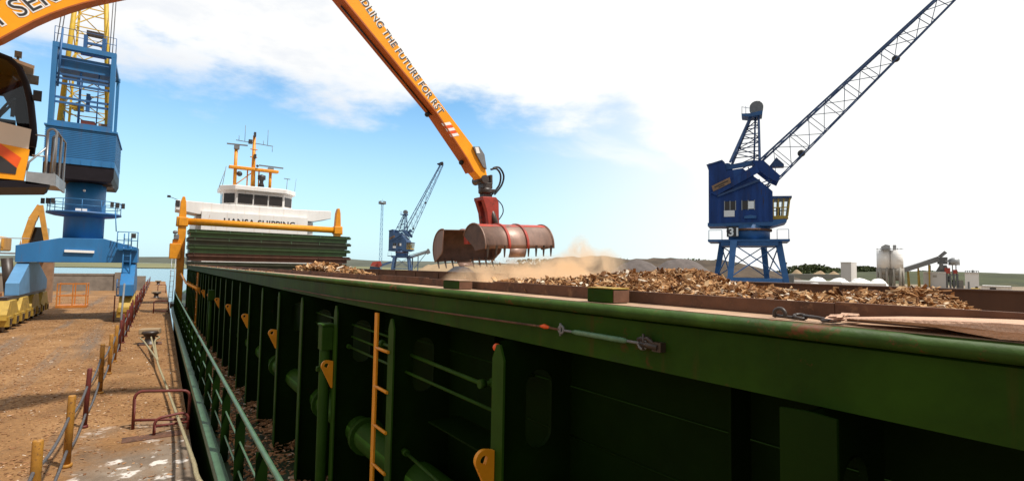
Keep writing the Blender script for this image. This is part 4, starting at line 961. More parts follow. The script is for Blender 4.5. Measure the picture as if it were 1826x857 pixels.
# seat and the driver's things inside
b = MB(); b.box(-3.2, -2.6, 11.65, 12.15, 5.0, 5.2); b.prism([(-3.25, 11.65, 5.1), (-3.05, 11.65, 5.15), (-3.2, 11.65, 6.1), (-3.35, 11.65, 6.1)], (0, .5, 0)); b.build('seat', 'seat', cab, bevel=.03)
b = MB(); q = [K(-25, 97), K(2, 101), K(24, 110), K(46, 150), K(56, 228), K(36, 222), K(27, 185), K(4, 145), (-2.6, 5.85), (-3.4, 5.7), (-3.4, 6.42)]; b.prism([(x, YC1-.09, z) for x, z in q], (0, .05, 0)); b.build('dark_backing', 'cab_dark', cab)  # dark sheet added so the cab interior reads as shaded
b = MB(); b.box(-2.25, -1.95, 11.5, 12.2, 5.0, 5.28); b.tube([(-2.25, 11.85, 5.2), (-2.08, 11.85, 5.55)], .03, 6); b.tube(arc((-2.08, 11.85, 5.55), .19, 0, 360, 18, (.5, 0, .87), (0, 1, 0)), .02, 6); b.box(-2.02, -1.97, 11.5, 11.6, 5.35, 5.6); b.box(-2.35, -2.2, 11.7, 11.85, 5.25, 5.42); b.build('controls', 'seat', cab)
for o_ in [q_ for q_ in bpy.data.objects if q_.parent in (cab, cabf) or q_ in (cab, cabf)]:     # the cab is slewed a few degrees
    for v in o_.data.vertices: v.co.x -= .16*(v.co.y + RM[ld.name].translation.y - YC0)
# platform with hoops
px0, px1 = K(48, 328)[0], K(98, 328)[0]
b = MB(); b.box(px0+.01, px1-.022, YC0+.012, YC1-.03, 4.27, 4.31); b.box(px0, px1, YC0-.03, YC0+.01, 4.24, 4.44); b.box(px1-.02, px1+.01, YC0+.012, YC1-.01, 4.24, 4.435)
plat = b.build('platform', 'grey', ld)
for k, (yy_, h) in enumerate(((YC0, 5.22), (YC0+.55, 5.22))):
    b = MB(); xa, xb = px1-.13, px1-.02
    b.tube([(xa, yy_, 4.32), (xa, yy_, h-.08)] + arc((xa+.055, yy_, h-.08), .055, 180, 0, 6, (1, 0, 0), (0, 0, 1)) + [(xb, yy_, h-.08), (xb, yy_, 4.32)], .019, 8)
    b.tube([(xb, yy_, 4.35), (xb, yy_+.5, 4.35), (xb, yy_+.5, h-.05), (xb, yy_, h-.05)], .016, 8); b.build('rail_hoop', 'grey', plat)
b = MB(); q = K(62, 240); b.tube([(q[0], YC0, q[1]), (px1-.13, YC0, q[1])], .014, 6); b.tube([(q[0], YC0, 4.72), (px1-.13, YC0, 4.72)], .014, 6); b.tube([(px0, YC0, 4.45), (px0+.02, YC0, 4.6), (px1-.13, YC0, 4.88)], .016, 6); b.build('hand_rail', 'grey', plat)
# machine body (to the left of the view)
b = MB(); b.box(-9.4, -3.9, 9.9, 12.6, 2.3, 4.1); b.build('house', 'orange', ld, bevel=.08)
b = MB(); b.box(-10.1, -9.38, 9.9, 12.6, 2.2, 3.9); b.build('counterweight', 'cab_dark', ld, bevel=.1)
b = MB(); b.cyl((-6.2, 11.2, 1.5), (-6.2, 11.2, 2.3), 1.1); b.box(-8.2, -4.2, 10.0, 12.4, 1.0, 1.5); b.build('undercarriage', 'cab_dark', ld)
for x in (-8.0, -4.4):
    for y in (9.7, 12.5): MB().cyl((x, y-.25, .62), (x, y+.25, .62), .62, n=24).build('wheel', 'black', ld)
b = MB(); b.box(-4.0, -2.6, 11.5, 12.7, 3.9, 4.24); b.build('cab_riser', 'cab_dark', ld)

# ================================================================== quay side: fence, bollards, hoops, rope
def fx(y): return -.905 + .0085*(y-10)
fence = thing('chain_fence', 'line of yellow and rusty red posts with sagging grey wire ropes along the quay edge', 'fence', (fx(20), 20, 0))
fy = [5.4, 7.45, 9.9, 12.05, 14.95, 17.4, 19.4, 21.6, 23.7, 25.6, 27.5, 29.4, 31.3, 33.2, 35.2, 37.4, 39.8, 42.4, 45, 48, 51.5, 55, 60, 66, 73, 82]
rp = random.Random(3); tops = []
for i, y in enumerate(fy):
    yel = i in (0, 1, 2, 4, 5, 6); r = .048 if i in (0, 1, 2) else .045 if yel else .038
    h = 1.08 + rp.uniform(-.05, .05); lx, ly = rp.uniform(-.03, .03), rp.uniform(-.05, .05); x = fx(y)
    b = MB(); b.tube([(x, y, 0), (x+lx, y+ly, h-.012), (x+lx, y+ly, h)], [r, r, r*.85], 12); b.tube([(x, y, 0), (x, y, .05)], r*1.5, 12)
    b.build('post', 'ypost' if yel else 'redpost', fence, label='worn yellow post' if yel else 'rusty red post'); tops.append((x+lx, y+ly, h))
for zf, sag in ((.70, .10), (.24, .12)):
    pts = []
    for (x0, y0, h0), (x1, y1, h1) in zip(tops[:-1], tops[1:]):
        for k in range(8):
            t = k/8; pts.append((x0+(x1-x0)*t-.02, y0+(y1-y0)*t, h0*zf*(1-t)+h1*zf*t - sag*4*t*(1-t)))
    MB().tube(pts, .019, 6).build('wire_rope', 'chain', fence)
# leaning grey rods by the crane
for i, (u0, v0, u1, v1, lb) in enumerate(((211, 622, 222, 505, 'grey steel rod leaning at the fence before the crane leg'),)):
    p = P(u0, v0, z=.0); q = P(u1, v1, y=p.y+.4); MB().tube([p, q], .03, 8).build('steel_rod', 'grey_dark', label=lb, cat='rod')
def bollard(x, y, s, lb):
    root = thing('mooring_bollard', lb, 'bollard', (x, y, 0), 0, 'mooring bollards on the quay edge')
    b = MB(); b.lathe([(.26, 0), (.24, .05), (.17, .1), (.15, .28), (.24, .36), (.28, .42), (.24, .48), (0, .5)], (0, 0, 0), 18); b.build('bollard_body', 'dark', root, local=True)
    b = MB(); b.prism([(-.36, -.06, .36), (.26, -.10, .36), (.34, .22, .36), (-.26, .30, .36)], (0, 0, .20)); b.build('bollard_head', 'sand', root, local=True, bevel=.03)
    MB().box(-.36, .36, -.34, .34, .004, .03).build('base_plate', 'rust', root, local=True)
bollard(.02, 23.0, 1, 'rusty mooring bollard with the rope looped round it')
bollard(.30, 52.0, 1, 'rusty mooring bollard behind the second quay hoop')
bollard(.62, 82.0, 1, 'farthest mooring bollard at the end of the quay')
def hoop(x0, x1, y, h, r, lb, skew=0.):
    b = MB(); q = .12
    b.tube([(x0, y, 0), (x0, y, h-q)] + arc((x0+q, y, h-q), q, 180, 90, 5, (1, 0, 0), (0, 0, 1)) + arc((x1-q, y+skew, h-q), q, 90, 0, 5, (1, 0, 0), (0, 0, 1)) + [(x1, y+skew, 0)], r, 8)
    b.tube([(x0, y, .16), (x1, y+skew, .13)], r*.9, 8); b.build('quay_hoop', 'redpost', label=lb, cat='hand hoop', group='red steel hoops at the quay edge')
hoop(-.17, .66, 11.5, .66, .026, 'large dark red steel hoop in the foreground beside the rope', -.3)
hoop(.14, .64, 10.9, .30, .024, 'small dark red hoop low in front of the large one', .12)
hoop(.12, .84, 36.6, .72, .03, 'dark red steel hoop standing beyond the roped bollard', -.3)
hoop(.45, 1.1, 60, .8, .035, 'farthest steel hoop near the second bollard')
b = MB(); b.box(-.3, .55, 10.7, 11.0, 0, .012); b.build('steel_plate', 'rust', label='flat rusty plate under the small red hoop', cat='plate')
# mooring rope
R0 = Vector((.05, 22.6, .30)); pts = [R0]
for u, v, z in ((281, 645, .20), (292, 675, .16), (303, 705, .16), (316, 740, .22), (331, 782, .40), (345, 822, .62), (358, 860, .84)): pts.append(P(u, v, z=z))
e = pts[-1]; pts += [Vector((.62, 4.4, 1.1)), Vector((.92, 2.4, 1.38)), Vector((1.2, 1.2, .45))]
b = MB()
ctr = smooth_pts(pts, 40)
for s_ in range(3):                                                # three laid strands
    q = []
    for i, p in enumerate(ctr):
        d = (ctr[min(i+1, len(ctr)-1)]-ctr[max(i-1, 0)]).normalized(); a = d.cross(Z).normalized(); c = d.cross(a); th = i*1.15+s_*2.094
        q.append(p + (a*math.cos(th)+c*math.sin(th))*.012)
    b.tube(q, .0145, 6)
b.tube(smooth_pts([pts[1]+Vector((0, .2, .02)), Vector((-.15, 21.8, .26)), Vector((-.26, 22.9, .25)), Vector((.02, 23.28, .27)), Vector((.30, 22.9, .25)), Vector((.16, 21.8, .24)), pts[1]+Vector((0, .2, .02))], 6), .026, 6)
b.build('mooring_rope', 'rope', label='pale mooring rope running from the bollard to the ship', cat='rope')

# ================================================================== blue gantry crane on the quay
gc = thing('quay_crane', 'bright blue portal crane with yellow lattice jib and yellow bogies at left on the quay', 'crane', (-3.05, 34.5, 0))
b = MB(); b.prism([(-5.33, 33, 2.87), (-.70, 33, 2.93), (-.72, 33, 3.72), (-2.1, 33, 4.12), (-3.80, 33, 4.08), (-5.35, 33, 3.66)], (0, 3.2, 0)); pb = b.build('portal_beam', 'blue', gc, bevel=.02)
q0 = P(115, 447, y=32.95); q1 = P(168, 449, y=32.95)
MB().beam(q0, q1, .10, .12).build('strip_lamp', 'white_flat', pb)
b = MB(); b.tube([(-3.05, 34.5, 4.0), (-3.05, 34.5, 6.95)], .82, 36); col = b.build('column', 'blue', gc)
b = MB(); b.box(-3.35, -2.9, 33.6, 33.7, 5.42, 5.62); b.ball((-3.05, 33.65, 6.55), .06); b.build('lamp', 'white_flat', col)
# ring platform with railing and lamps
b = MB(); b.lathe([(.82, 5.22), (1.25, 5.28), (1.52, 5.36), (1.52, 5.46), (.82, 5.46)], (-3.05, 34.5, 0), 36); ring = b.build('ring_platform', 'midblue', gc)
b = MB()
def circ(r, z, n=36): return [Vector((-3.05+r*math.cos(R(360*i/n)), 34.5+r*math.sin(R(360*i/n)), z)) for i in range(n+1)]
for z in (5.75, 6.05): b.tube(circ(1.48, z), .018, 5)
for i in range(0, 36, 3): p = circ(1.48, 5.4)[i]; b.tube([p, p+Vector((0, 0, .66))], .018, 5)
b.build('ring_railing', 'blue', ring)
for sx in (-1, 1):
    for j in range(3):
        b = MB(); x = -3.05+sx*(1.15+.22*j); y = 34.5-1.0+.16*j*1.5; b.box(x-.07, x+.07, y-.08, y+.08, 5.78, 6.05); b.build('flood_lamp', 'ink', ring)
# legs
b = MB()
def leg(x0, x1, y0b, y1b, y0t, y1t, zb, zk, zt):
    return [(x0, y0b, zb), (x0, y1b, zb), (x0, y1b, zk), (x0, y1t, zt), (x0, y0t, zt), (x0, y0b, zk)]
b.prism(leg(-5.3, -4.88, 31.2, 38.4, 33.2, 35.6, 1.40, 1.95, 2.86), (.46, 0, 0)); b.build('portal_leg', 'blue_pale', gc, bevel=.015)
b = MB(); b.prism(leg(-1.32, -.74, 31.6, 38.0, 33.2, 35.6, 1.30, 1.85, 2.92), (.56, 0, 0)); b.build('portal_leg', 'blue', gc, bevel=.015)
def bogie(x, y, L, mat='yellow_old'):
    bb = MB(); bb.prism([(x-.27, y-L/2, .75), (x-.27, y-L*.28, 1.28), (x-.27, y+L*.28, 1.28), (x-.27, y+L/2, .75), (x-.27, y+L/2, .50), (x-.27, y-L/2, .50)], (.54, 0, 0)); o = bb.build('bogie', mat, gc, bevel=.02)
    for dy in (-L*.3, L*.3):
        q = MB(); q.prism([(x-.32, y+dy-.38, .66), (x-.32, y+dy+.38, .66), (x-.32, y+dy+.30, .25), (x-.32, y+dy-.30, .25)], (.64, 0, 0)); q.build('axle_box', mat, o)
        MB().cyl((x-.12, y+dy, .30), (x+.12, y+dy, .30), .30, n=20).build('wheel', 'dark', o)
        MB().box(x+.32, x+.36, y+dy-.12, y+dy+.12, .3, .56).build('axle_cap', 'dark', o)
for y in (29.9, 32.4, 35.0, 37.6): bogie(-5.05, y, 2.2)
for y in (32.6, 36.8): bogie(-1.05, y, 2.0)
b = MB(); b.box(-5.2, -4.9, 29.4, 38.6, 1.24, 1.42); b.build('equaliser_beam', 'dark', gc)
# right leg ladder with balconies
b = MB(); b.box(-1.55, -.70, 32.35, 32.95, 3.60, 3.66); b.box(-1.45, -.85, 32.2, 32.9, 1.25, 1.31); bal = b.build('balcony', 'blue', gc)
b = MB()
for x in (-1.55, -1.1, -.72): b.tube([(x, 32.38, 3.66), (x, 32.38, 4.5)], .022, 5)
for z in (4.05, 4.48): b.tube([(-1.55, 32.95, z), (-1.55, 32.38, z), (-.72, 32.38, z), (-.72, 32.95, z)], .020, 5)
for x in (-1.45, -1.15, -.85): b.tube([(x, 32.22, 1.31), (x, 32.22, 2.1)], .022, 5)
for z in (1.7, 2.08): b.tube([(-1.45, 32.9, z), (-1.45, 32.22, z), (-.85, 32.22, z), (-.85, 32.9, z)], .02, 5)
for i in range(12): b.box(-1.45+.05*i, -1.43+.05*i, 32.20, 32.215, 1.31, 1.95)
b.build('balcony_railing', 'blue', bal)
b = MB()
for x in (-1.28, -.98): b.tube([(x, 32.3, 1.4), (x+.0, 32.6, 4.4)], .03, 6)
for i in range(10): b.tube([(-1.28, 32.3+.03*i, 1.6+.28*i), (-.98, 32.3+.03*i, 1.6+.28*i)], .016, 5)
b.tube([(-1.62, 32.6, 4.5), (-1.74, 33.2, 5.6)], .025, 5); b.build('ladder', 'blue', gc)
b = MB(); b.box(-1.0, -.8, 32.33, 32.36, 4.18, 4.42); b.build('lamp', 'ink', bal)
b = MB(); b.tube([(-1.5, 32.2, 0.0), (-1.5, 32.2, 1.3)], .03, 6); b.build('guard_post', 'redpost', gc)
# slewing house
b = MB(); b.prism([(-4.45, 33.0, 6.98), (-1.98, 33.0, 6.98), (-1.88, 33.0, 7.25), (-1.88, 33.0, 7.74), (-4.60, 33.0, 7.74), (-4.60, 33.0, 7.2)], (0, 4.6, 0)); b.build('turntable', 'cab_dark', gc, bevel=.03)  # near-black colour carries the shade beneath the house
b = MB(); b.tube([(-3.05, 34.9, 6.9), (-3.05, 34.9, 7.0)], 1.1, 30); b.build('slewing_ring', 'dark', gc)
b = MB(); b.box(-4.58, -1.88, 33.0, 37.6, 7.74, 9.52); hs = b.build('machine_house', 'blue', gc, bevel=.02)
b = MB()
for i in range(16): b.box(-4.60, -1.86, 32.985, 33.0, 8.10+.088*i, 8.15+.088*i); b.box(-1.88, -1.868, 33.0, 37.6, 8.10+.088*i, 8.15+.088*i)
b.build('corrugation', 'blue', hs)
b = MB(); b.box(-4.60, -1.86, 32.96, 32.985, 7.74, 8.02); 
for i in range(7): b.box(-4.4+.4*i, -4.37+.4*i, 32.94, 32.96, 7.76, 8.0)
b.build('skirt', 'blue', hs); MB().box(-4.64, -1.82, 32.92, 37.7, 9.52, 9.60).build('house_roof', 'blue', hs)
# open frame on the house
fr_ = MB()
for x in (-4.44, -2.16): fr_.box(x-.10, x+.10, 33.0, 33.35, 9.83, 13.455); fr_.box(x-.07, x+.07, 36.8, 37.0, 9.6, 13.295)
fr_.box(-4.54, -2.06, 33.0, 33.35, 13.46, 13.70); fr_.box(-4.54, -2.06, 36.8, 37.0, 13.3, 13.5); fr_.box(-4.54, -2.06, 32.99, 33.34, 9.60, 9.82)
for x in (-4.44, -2.16): fr_.box(x-.06, x+.06, 33.36, 36.79, 13.31, 13.49)
frame = fr_.build('gantry_frame', 'blue', gc)
b = MB(); b.box(-4.34, -2.26, 33.4, 35.2, 12.55, 13.2); b.build('winch_box', 'blue', frame)
b = MB()
for z in (12.95, 12.18, 11.98, 11.72, 11.02, 10.78): b.beam((-4.34, 33.15, z), (-2.26, 33.15, z), .07, .10 if z < 12.5 else .05)
b.build('guard_bar', 'midblue', frame)
b = MB(); b.tube([(-3.45, 33.5, 9.8), (-3.45, 33.5, 12.5)], .05, 8); b.tube([(-2.75, 33.6, 9.8), (-2.75, 33.6, 12.6)], .03, 6); b.box(-3.6, -3.38, 33.5, 33.7, 11.85, 12.2); b.box(-3.2, -3.05, 33.5, 33.7, 10.6, 11.5); b.ball((-3.1, 33.6, 11.3), .12); b.build('rigging', 'midblue', frame)
b = MB(); b.box(-3.7, -3.3, 33.6, 34.0, 10.62, 10.9); b.box(-3.76, -3.5, 33.57, 34.03, 10.7, 10.95); b.build('winch', 'yellow2', frame)
MB().box(-3.35, -2.8, 33.45, 33.9, 9.85, 10.1).build('tool_box', 'redpost', frame)
MB().box(-2.65, -2.25, 33.45, 33.9, 9.85, 10.05).build('cable_box', 'sign', frame)
b = MB()
for z in (14.15, 14.5): b.tube([(-4.5, 33.1, z), (-2.1, 33.1, z)], .015, 5)
for x in (-4.5, -4.2, -2.5, -2.1): b.tube([(x, 33.1, 13.7), (x, 33.1, 14.5)], .018, 5)
b.tube([(-4.25, 32.98, 11.5), (-4.2, 32.98, 14.4)], .05, 6)
b.box(-3.6, -2.55, 34, 34.4, 13.7, 14.0); b.box(-3.5, -3.35, 34.01, 34.3, 14.003, 14.7); b.box(-2.75, -2.6, 34.01, 34.3, 14.003, 14.7); b.box(-3.345, -2.755, 34.03, 34.2, 14.25, 14.35); b.build('top_railing', 'midblue', frame)
MB().box(-3.4, -2.7, 34.0, 34.3, 14.72, 14.95).build('sheave_guard', 'dark', frame)
# yellow lattice jib, seen from its back
b = MB(); JA = [(-4.32, 34.6, 9.7), (-2.32, 34.6, 9.7), (-2.5, 36.0, 9.7), (-4.1, 36.0, 9.7)]; JB = [(-3.98, 36.5, 21.5), (-3.1, 36.5, 21.5), (-3.1, 37.3, 21.5), (-3.98, 37.3, 21.5)]
b.lattice(JA, JB, 10, .10, .045)
for a_, c_ in zip(JA[:2], JB[:2]): b.tube([a_, c_], .115, 10)
b.build('jib', 'yellow2', gc)
b = MB()
for x, z0 in ((-4.55, 13.4), (-4.42, 13.4), (-2.42, 13.2), (-2.30, 13.2)): b.tube([(x, 33.9, z0), (x-.15 if x > -3 else x+.1, 36.9, 21.5)], .022, 5)
b.build('hoist_cable', 'chain', gc)

# --- things behind the crane
ex = thing('yellow_loader', 'yellow material handler with folded boom working behind the blue crane', 'loader', (-9.3, 48, 0))
def E(u, v, y=48): return P(u, v, y=y)
b = MB(); b.box(-11.6, -8.2, 47, 49.4, 3.55, 4.5); b.build('house', 'excav', ex, bevel=.1)
b = MB(); b.box(-10.6, -8.6, 47.2, 49.2, .0, 1.0); b.box(-10.0, -9.2, 47.8, 48.6, 1.0, 3.5); b.build('undercarriage', 'cab_dark', ex)
b = MB(); p = [E(42, 438), E(58, 392), E(72, 366)]; b.beam(p[0], p[1], .4, .42, w2=.4, h2=.45); b.beam(p[1], p[2], .4, .45, w2=.3, h2=.3); b.build('boom', 'excav', ex)
b = MB(); b.beam(E(72, 366), E(84, 436), .3, .32, w2=.25, h2=.28); b.build('stick', 'excav', ex)
b = MB(); p = E(64, 418); b.box(p.x-.4, p.x+.5, 48.5, 49.6, p.z-.9, p.z+.55); b.build('cab', 'glass_dark', ex, bevel=.06)
b = MB(); p = E(84, 470); b.box(p.x-.5, p.x+.35, 47.8, 48.4, .0, p.z+1.3); b.build('grab_tower', 'sign', ex)
b = MB(); p = E(8, 448); b.box(p.x-3, p.x+2.2, 46.6, 49.6, 3.35, 3.45)
for dx in (-2, -1, 0, 1): b.tube([(p.x+dx, 46.7, 3.4), (p.x+dx, 46.7, 4.4)], .03, 5)
b.tube([(p.x-3, 46.7, 4.4), (p.x+1.4, 46.7, 4.4)], .03, 5); b.build('walkway', 'grey', ex)
b = MB(); b.tube([E(12, 460, 46), E(18, 530, 46)], .28, 8); b.build('support_leg', 'dark', ex)
cage = thing('steel_cage', 'orange open steel pallet cage standing on the quay under the crane', 'cage', (-4.15, 43, 0))
b = MB(); xs = (-4.85, -4.1, -3.45)
for x in xs:
    for y in (42.5, 43.8): b.beam((x, y, .1), (x, y, 1.55), .06)
for y in (42.5, 43.8):
    for z in (.75, 1.5): b.beam((xs[0], y, z), (xs[2], y, z), .05)
for x in (xs[0], xs[2]):
    for z in (.75, 1.5): b.beam((x, 42.5, z), (x, 43.8, z), .05)
b.build('cage_frame', 'orange_cage', cage); MB().box(-4.9, -3.4, 42.45, 43.85, .02, .16).build('cage_base', 'orange_cage', cage)
b = MB(); p = P(98, 508, z=0); b.box(p.x-.7, p.x+.8, 50, 51, 0, .65); b.box(p.x-.2, p.x+.5, 50.1, 50.8, .65, .95); b.build('orange_skip', 'orange_cage', label='small orange skip near the foot of the concrete wall', cat='skip', bevel=.06)
b = MB(); b.box(-14, -3.2, 66, 66.5, 0, 1.55); b.box(-14.05, -3.15, 65.95, 66.55, 1.55, 1.72); b.box(-3.19, -2.5, 65.8, 66.7, 0, 1.85); b.box(-2.49, -.6, 66.05, 66.5, 0, 1.5); b.build('quay_wall', 'concrete', label='low old concrete wall across the far end of the quay', cat='wall')

# ================================================================== the cranes across the dock
def harbour_crane(name, lb, base, ang, jib_pts, s, mats, number):
    """old level luffing portal crane; x to the right, z up, metres = s * units of the drawing"""
    root = thing(name, lb, 'crane', base, ang, 'old blue jib cranes across the dock')
    hm, lm, pm = mats
    def X(u): return (u-1336)*.0604*.907
    def H(v): return 3 + (485.5-v)*.0604 + .0
    def pr(pts, y0, y1, nm, mt_, par=root, **k): return MB().prism([(X(u), y0, H(v)) for u, v in pts], (0, y1-y0, 0)).build(nm, mt_, par, local=True, **k)
    # portal
    z1 = H(432); th = R(17)
    def rot(x, y): return (x*math.cos(th)-y*math.sin(th), x*math.sin(th)+y*math.cos(th))
    cs = [(-1, -1), (1, -1), (1, 1), (-1, 1)]
    bt = [Vector((*rot(3.0*a, 3.0*c), 0)) for a, c in cs]; tp = [Vector((*rot(2.2*a, 2.2*c), z1)) for a, c in cs]
    for a, c in zip(bt, tp):
        b = MB(); b.beam(a, c, .48, .48, w2=.62, h2=.62); b.box(a.x-.5, a.x+.5, a.y-.5, a.y+.5, 0, .5); b.build('portal_leg', pm, root, local=True)
    b = MB()
    for i in range(4):
        j = (i+1) % 4; p0, p1 = bt[i].lerp(tp[i], .36), bt[j].lerp(tp[j], .36); b.beam(p0, p1, .28, .38)
        b.beam(bt[i].lerp(tp[i], .4), bt[j].lerp(tp[j], .95), .10); b.beam(bt[j].lerp(tp[j], .4), bt[i].lerp(tp[i], .95), .10)
    b.build('portal_bracing', pm, root, local=True)
    b = MB(); b.box(-4.0, 3.75, -2.4, 2.4, z1, z1+.22); b.box(-2.7, 2.7, -2.3, 2.3, z1-.45, z1); b.build('portal_deck', pm, root, local=True)
    b = MB()
    for x in (-3.9, -2.6, 2.6, 3.65): b.tube([(x, -2.35, z1+.2), (x, -2.35, z1+1.2)], .035, 5)
    for x0, x1 in ((-3.9, -2.6), (2.6, 3.65)): b.tube([(x0, -2.35, z1+1.2), (x1, -2.35, z1+1.2)], .03, 5)
    b.build('deck_railing', lm, root, local=True)
    b = MB(); b.tube([(0, 0, z1+.2), (0, 0, H(402))], 2.05, 28); b.build('pivot_drum', pm, root, local=True)
    b = MB(); b.tube([(0, 0, H(413)), (0, 0, H(409))], 2.25, 28); b.build('slewing_ring', 'rust', root, local=True)
    # house
    house = pr([(1264, 399), (1264, 291), (1288, 288), (1293, 292), (1296, 306), (1325, 303), (1355, 326), (1377, 346), (1377, 398)], -1.9, 1.9, 'machine_house', hm)
    pr([(1262, 404), (1262, 398), (1400, 394), (1400, 399), (1378, 405)], -1.85, 2.0, 'house_floor', pm, house)
    pr([(1280, 353), (1281, 349), (1355, 324), (1356, 328)], -2.15, -1.9, 'eaves', lm, house)
    pr([(1260, 293), (1289, 286), (1294, 291), (1293, 294), (1288, 289), (1262, 295)], -2.0, 2.0, 'roof_edge', lm, house)
    for i in range(11):
        u = 1268+i*10.3; top = 352-(u-1280)*.33 if u > 1280 else 300; pr([(u, 397), (u, max(top, 332)+4 if u < 1356 else 335+(u-1356)*.9), (u+.9, max(top, 332)+4 if u < 1356 else 335+(u-1356)*.9), (u+.9, 397)], -1.93, -1.9, 'cladding_rib', hm, house)
    for u0, u1 in ((1293, 1313), (1324, 1346)):
        w_ = pr([(u0, 376), (u0, 361), (u1, 361), (u1, 376)], -1.94, -1.9, 'window', 'glass_dark', house)
        for k in range(3): pr([(u0+(u1-u0)*k/2.-.6, 377), (u0+(u1-u0)*k/2-.6, 360), (u0+(u1-u0)*k/2+.6, 360), (u0+(u1-u0)*k/2+.6, 377)], -1.97, -1.945, 'frame', 'grey' , w_)
    pr([(1335, 375), (1335, 362), (1345, 362), (1345, 375)], -1.98, -1.971, 'window_blind', 'white_flat', house)
    pr([(1292, 388), (1292, 377), (1311, 377), (1311, 388)], -1.99, -1.93, 'notice_panel', 'white', house)
    pr([(1328, 392), (1328, 388), (1338, 386), (1349, 388), (1349, 392)], -2.2, -1.9, 'step', pm, house)
    sg = pr([(1270, 333), (1303, 319), (1305, 329), (1273, 343)], -2.3, -2.22, 'name_board', 'sign', house)
    pr([(1275, 334.5), (1300, 324), (1300.5, 326), (1276, 336.5)], -2.32, -2.305, 'faded_writing', 'dark', sg); pr([(1282, 335.5), (1293, 331), (1293.5, 332.5), (1283, 337)], -2.32, -2.305, 'faded_writing', 'dark', sg)
    pr([(1268, 345), (1350, 300), (1355, 312), (1279, 350)], -2.21, -1.95, 'counterweight_arm', hm, root)
    # driver's cab
    cabp = pr([(1377, 394), (1377, 388), (1402, 388), (1403, 393)], -1.7, 1.2, 'cab_sill', 'yellow_old', root)
    pr([(1374, 359), (1374, 354), (1409, 355), (1409, 358)], -1.85, 1.3, 'cab_roof', lm, cabp)
    b = MB()
    for y in (-1.7, 1.2):
        for u0, u1 in ((1378, 1378), (1386, 1387), (1394, 1396), (1402, 1406)): b.beam((X(u0), y, H(389)), (X(u1), y, H(357)), .12)
        b.beam((X(1378), y, H(374)), (X(1404), y, H(374)), .10)
    for y in (-.7, .3): b.beam((X(1402), y, H(389)), (X(1406), y, H(357)), .12)
    b.build('cab_post', 'yellow_old', cabp, local=True)
    b = MB(); b.add([(X(1378), -1.66, H(388)), (X(1402), -1.66, H(388)), (X(1406), -1.66, H(358)), (X(1378), -1.66, H(358))], [(0, 1, 2, 3)]); b.add([(X(1402), -1.66, H(388)), (X(1402), 1.2, H(388)), (X(1406), 1.2, H(358)), (X(1406), -1.66, H(358))], [(0, 1, 2, 3)]); b.build('cab_window', 'glass', cabp, local=True)
    b = MB(); b.box(X(1384), X(1391), -.5, .3, H(388), H(371)); b.build('seat', 'seat', cabp, local=True)
    # A frame
    b = MB(); A_ = [(X(1303), -1.5, H(290)), (X(1356), -1.5, H(288)), (X(1356), 1.5, H(288)), (X(1303), 1.5, H(290))]; B2 = [(X(1340), -.45, H(207)), (X(1355), -.45, H(207)), (X(1355), .45, H(207)), (X(1340), .45, H(207))]
    b.lattice(A_, B2, 5, .20, .085); b.tube([(X(1346), 0, H(288)), (X(1349), 0, H(207))], .10, 6)
    b.build('a_frame', lm, root, local=True)
    pr([(1325, 205), (1324, 201), (1340, 202), (1362, 199), (1361, 206), (1340, 208)], -.9, .9, 'head_platform', pm, root)
    b = MB(); 
    for y in (-.35, .35): b.cyl((X(1351), y-.12, H(190)), (X(1351), y+.12, H(190)), .68, n=22)
    b.prism([(X(1341), -.2, H(203)), (X(1360), -.2, H(203)), (X(1357), -.2, H(178)), (X(1350), -.2, H(178))], (0, .4, 0)); b.build('sheave', 'grey_dark', root, local=True)
    b = MB()
    for u in (1325, 1332): b.tube([(X(u), -.85, H(203)), (X(u), -.85, H(188))], .03, 5)
    b.tube([(X(1325), -.85, H(189)), (X(1340), -.85, H(193))], .03, 5); b.build('head_railing', lm, root, local=True)
    # jib heel
    pr([(1342, 289), (1362, 290), (1391, 319), (1386, 329), (1372, 322), (1350, 303)], -1.5, -1.2, 'jib_heel', hm, root); pr([(1342, 289), (1362, 290), (1391, 319), (1386, 329), (1372, 322), (1350, 303)], 1.2, 1.5, 'jib_heel', hm, root)
    b = MB(); b.tube([(X(1297), -.6, H(297)), (X(1297), .8, H(297))], .55, 16); b.beam((X(1300), 0, H(295)), (X(1356), 0, H(289)), .5, .35); b.beam((X(1290), -1, H(299)), (X(1345), -1.2, H(292)), .2, .5); b.build('crank_gear', pm, root, local=True)
    b = MB()
    for (a, c) in (((1320, 305), (1350, 289)), ((1335, 300), (1352, 330)), ((1350, 290), (1338, 318)), ((1376, 326), (1360, 345)), ((1356, 330), (1391, 318)), ((1330, 362), (1376, 326)), ((1328, 305), (1345, 326))):
        b.beam((X(a[0]), -1.3, H(a[1])), (X(c[0]), -1.3, H(c[1])), .10); b.beam((X(a[0]), 1.3, H(a[1])), (X(c[0]), 1.3, H(c[1])), .10)
    b.build('strut', lm, root, local=True)
    # jib
    (ua, va), (ub, vb), (uc, vc), (ue, ve), dep = jib_pts
    A_ = [(X(ua), -1.1, H(va)), (X(ub), -1.1, H(vb)), (X(ub), 1.1, H(vb)), (X(ua), 1.1, H(va))]; B2 = [(X(uc), dep-.3, H(vc)), (X(ue), dep-.3, H(ve)), (X(ue), dep+.3, H(ve)), (X(uc), dep+.3, H(vc))]
    b = MB(); b.lattice(A_, B2, 15, .12, .055)
    for y0, y1 in ((-1.1, dep-.3), (1.1, dep+.3)): b.beam((X(ua), y0, H(va)), (X(uc), y1, H(vc)), .19)
    jib = b.build('jib', lm, root, local=True)
    b = MB(); hd = Vector((X(uc), dep, H(vc)))
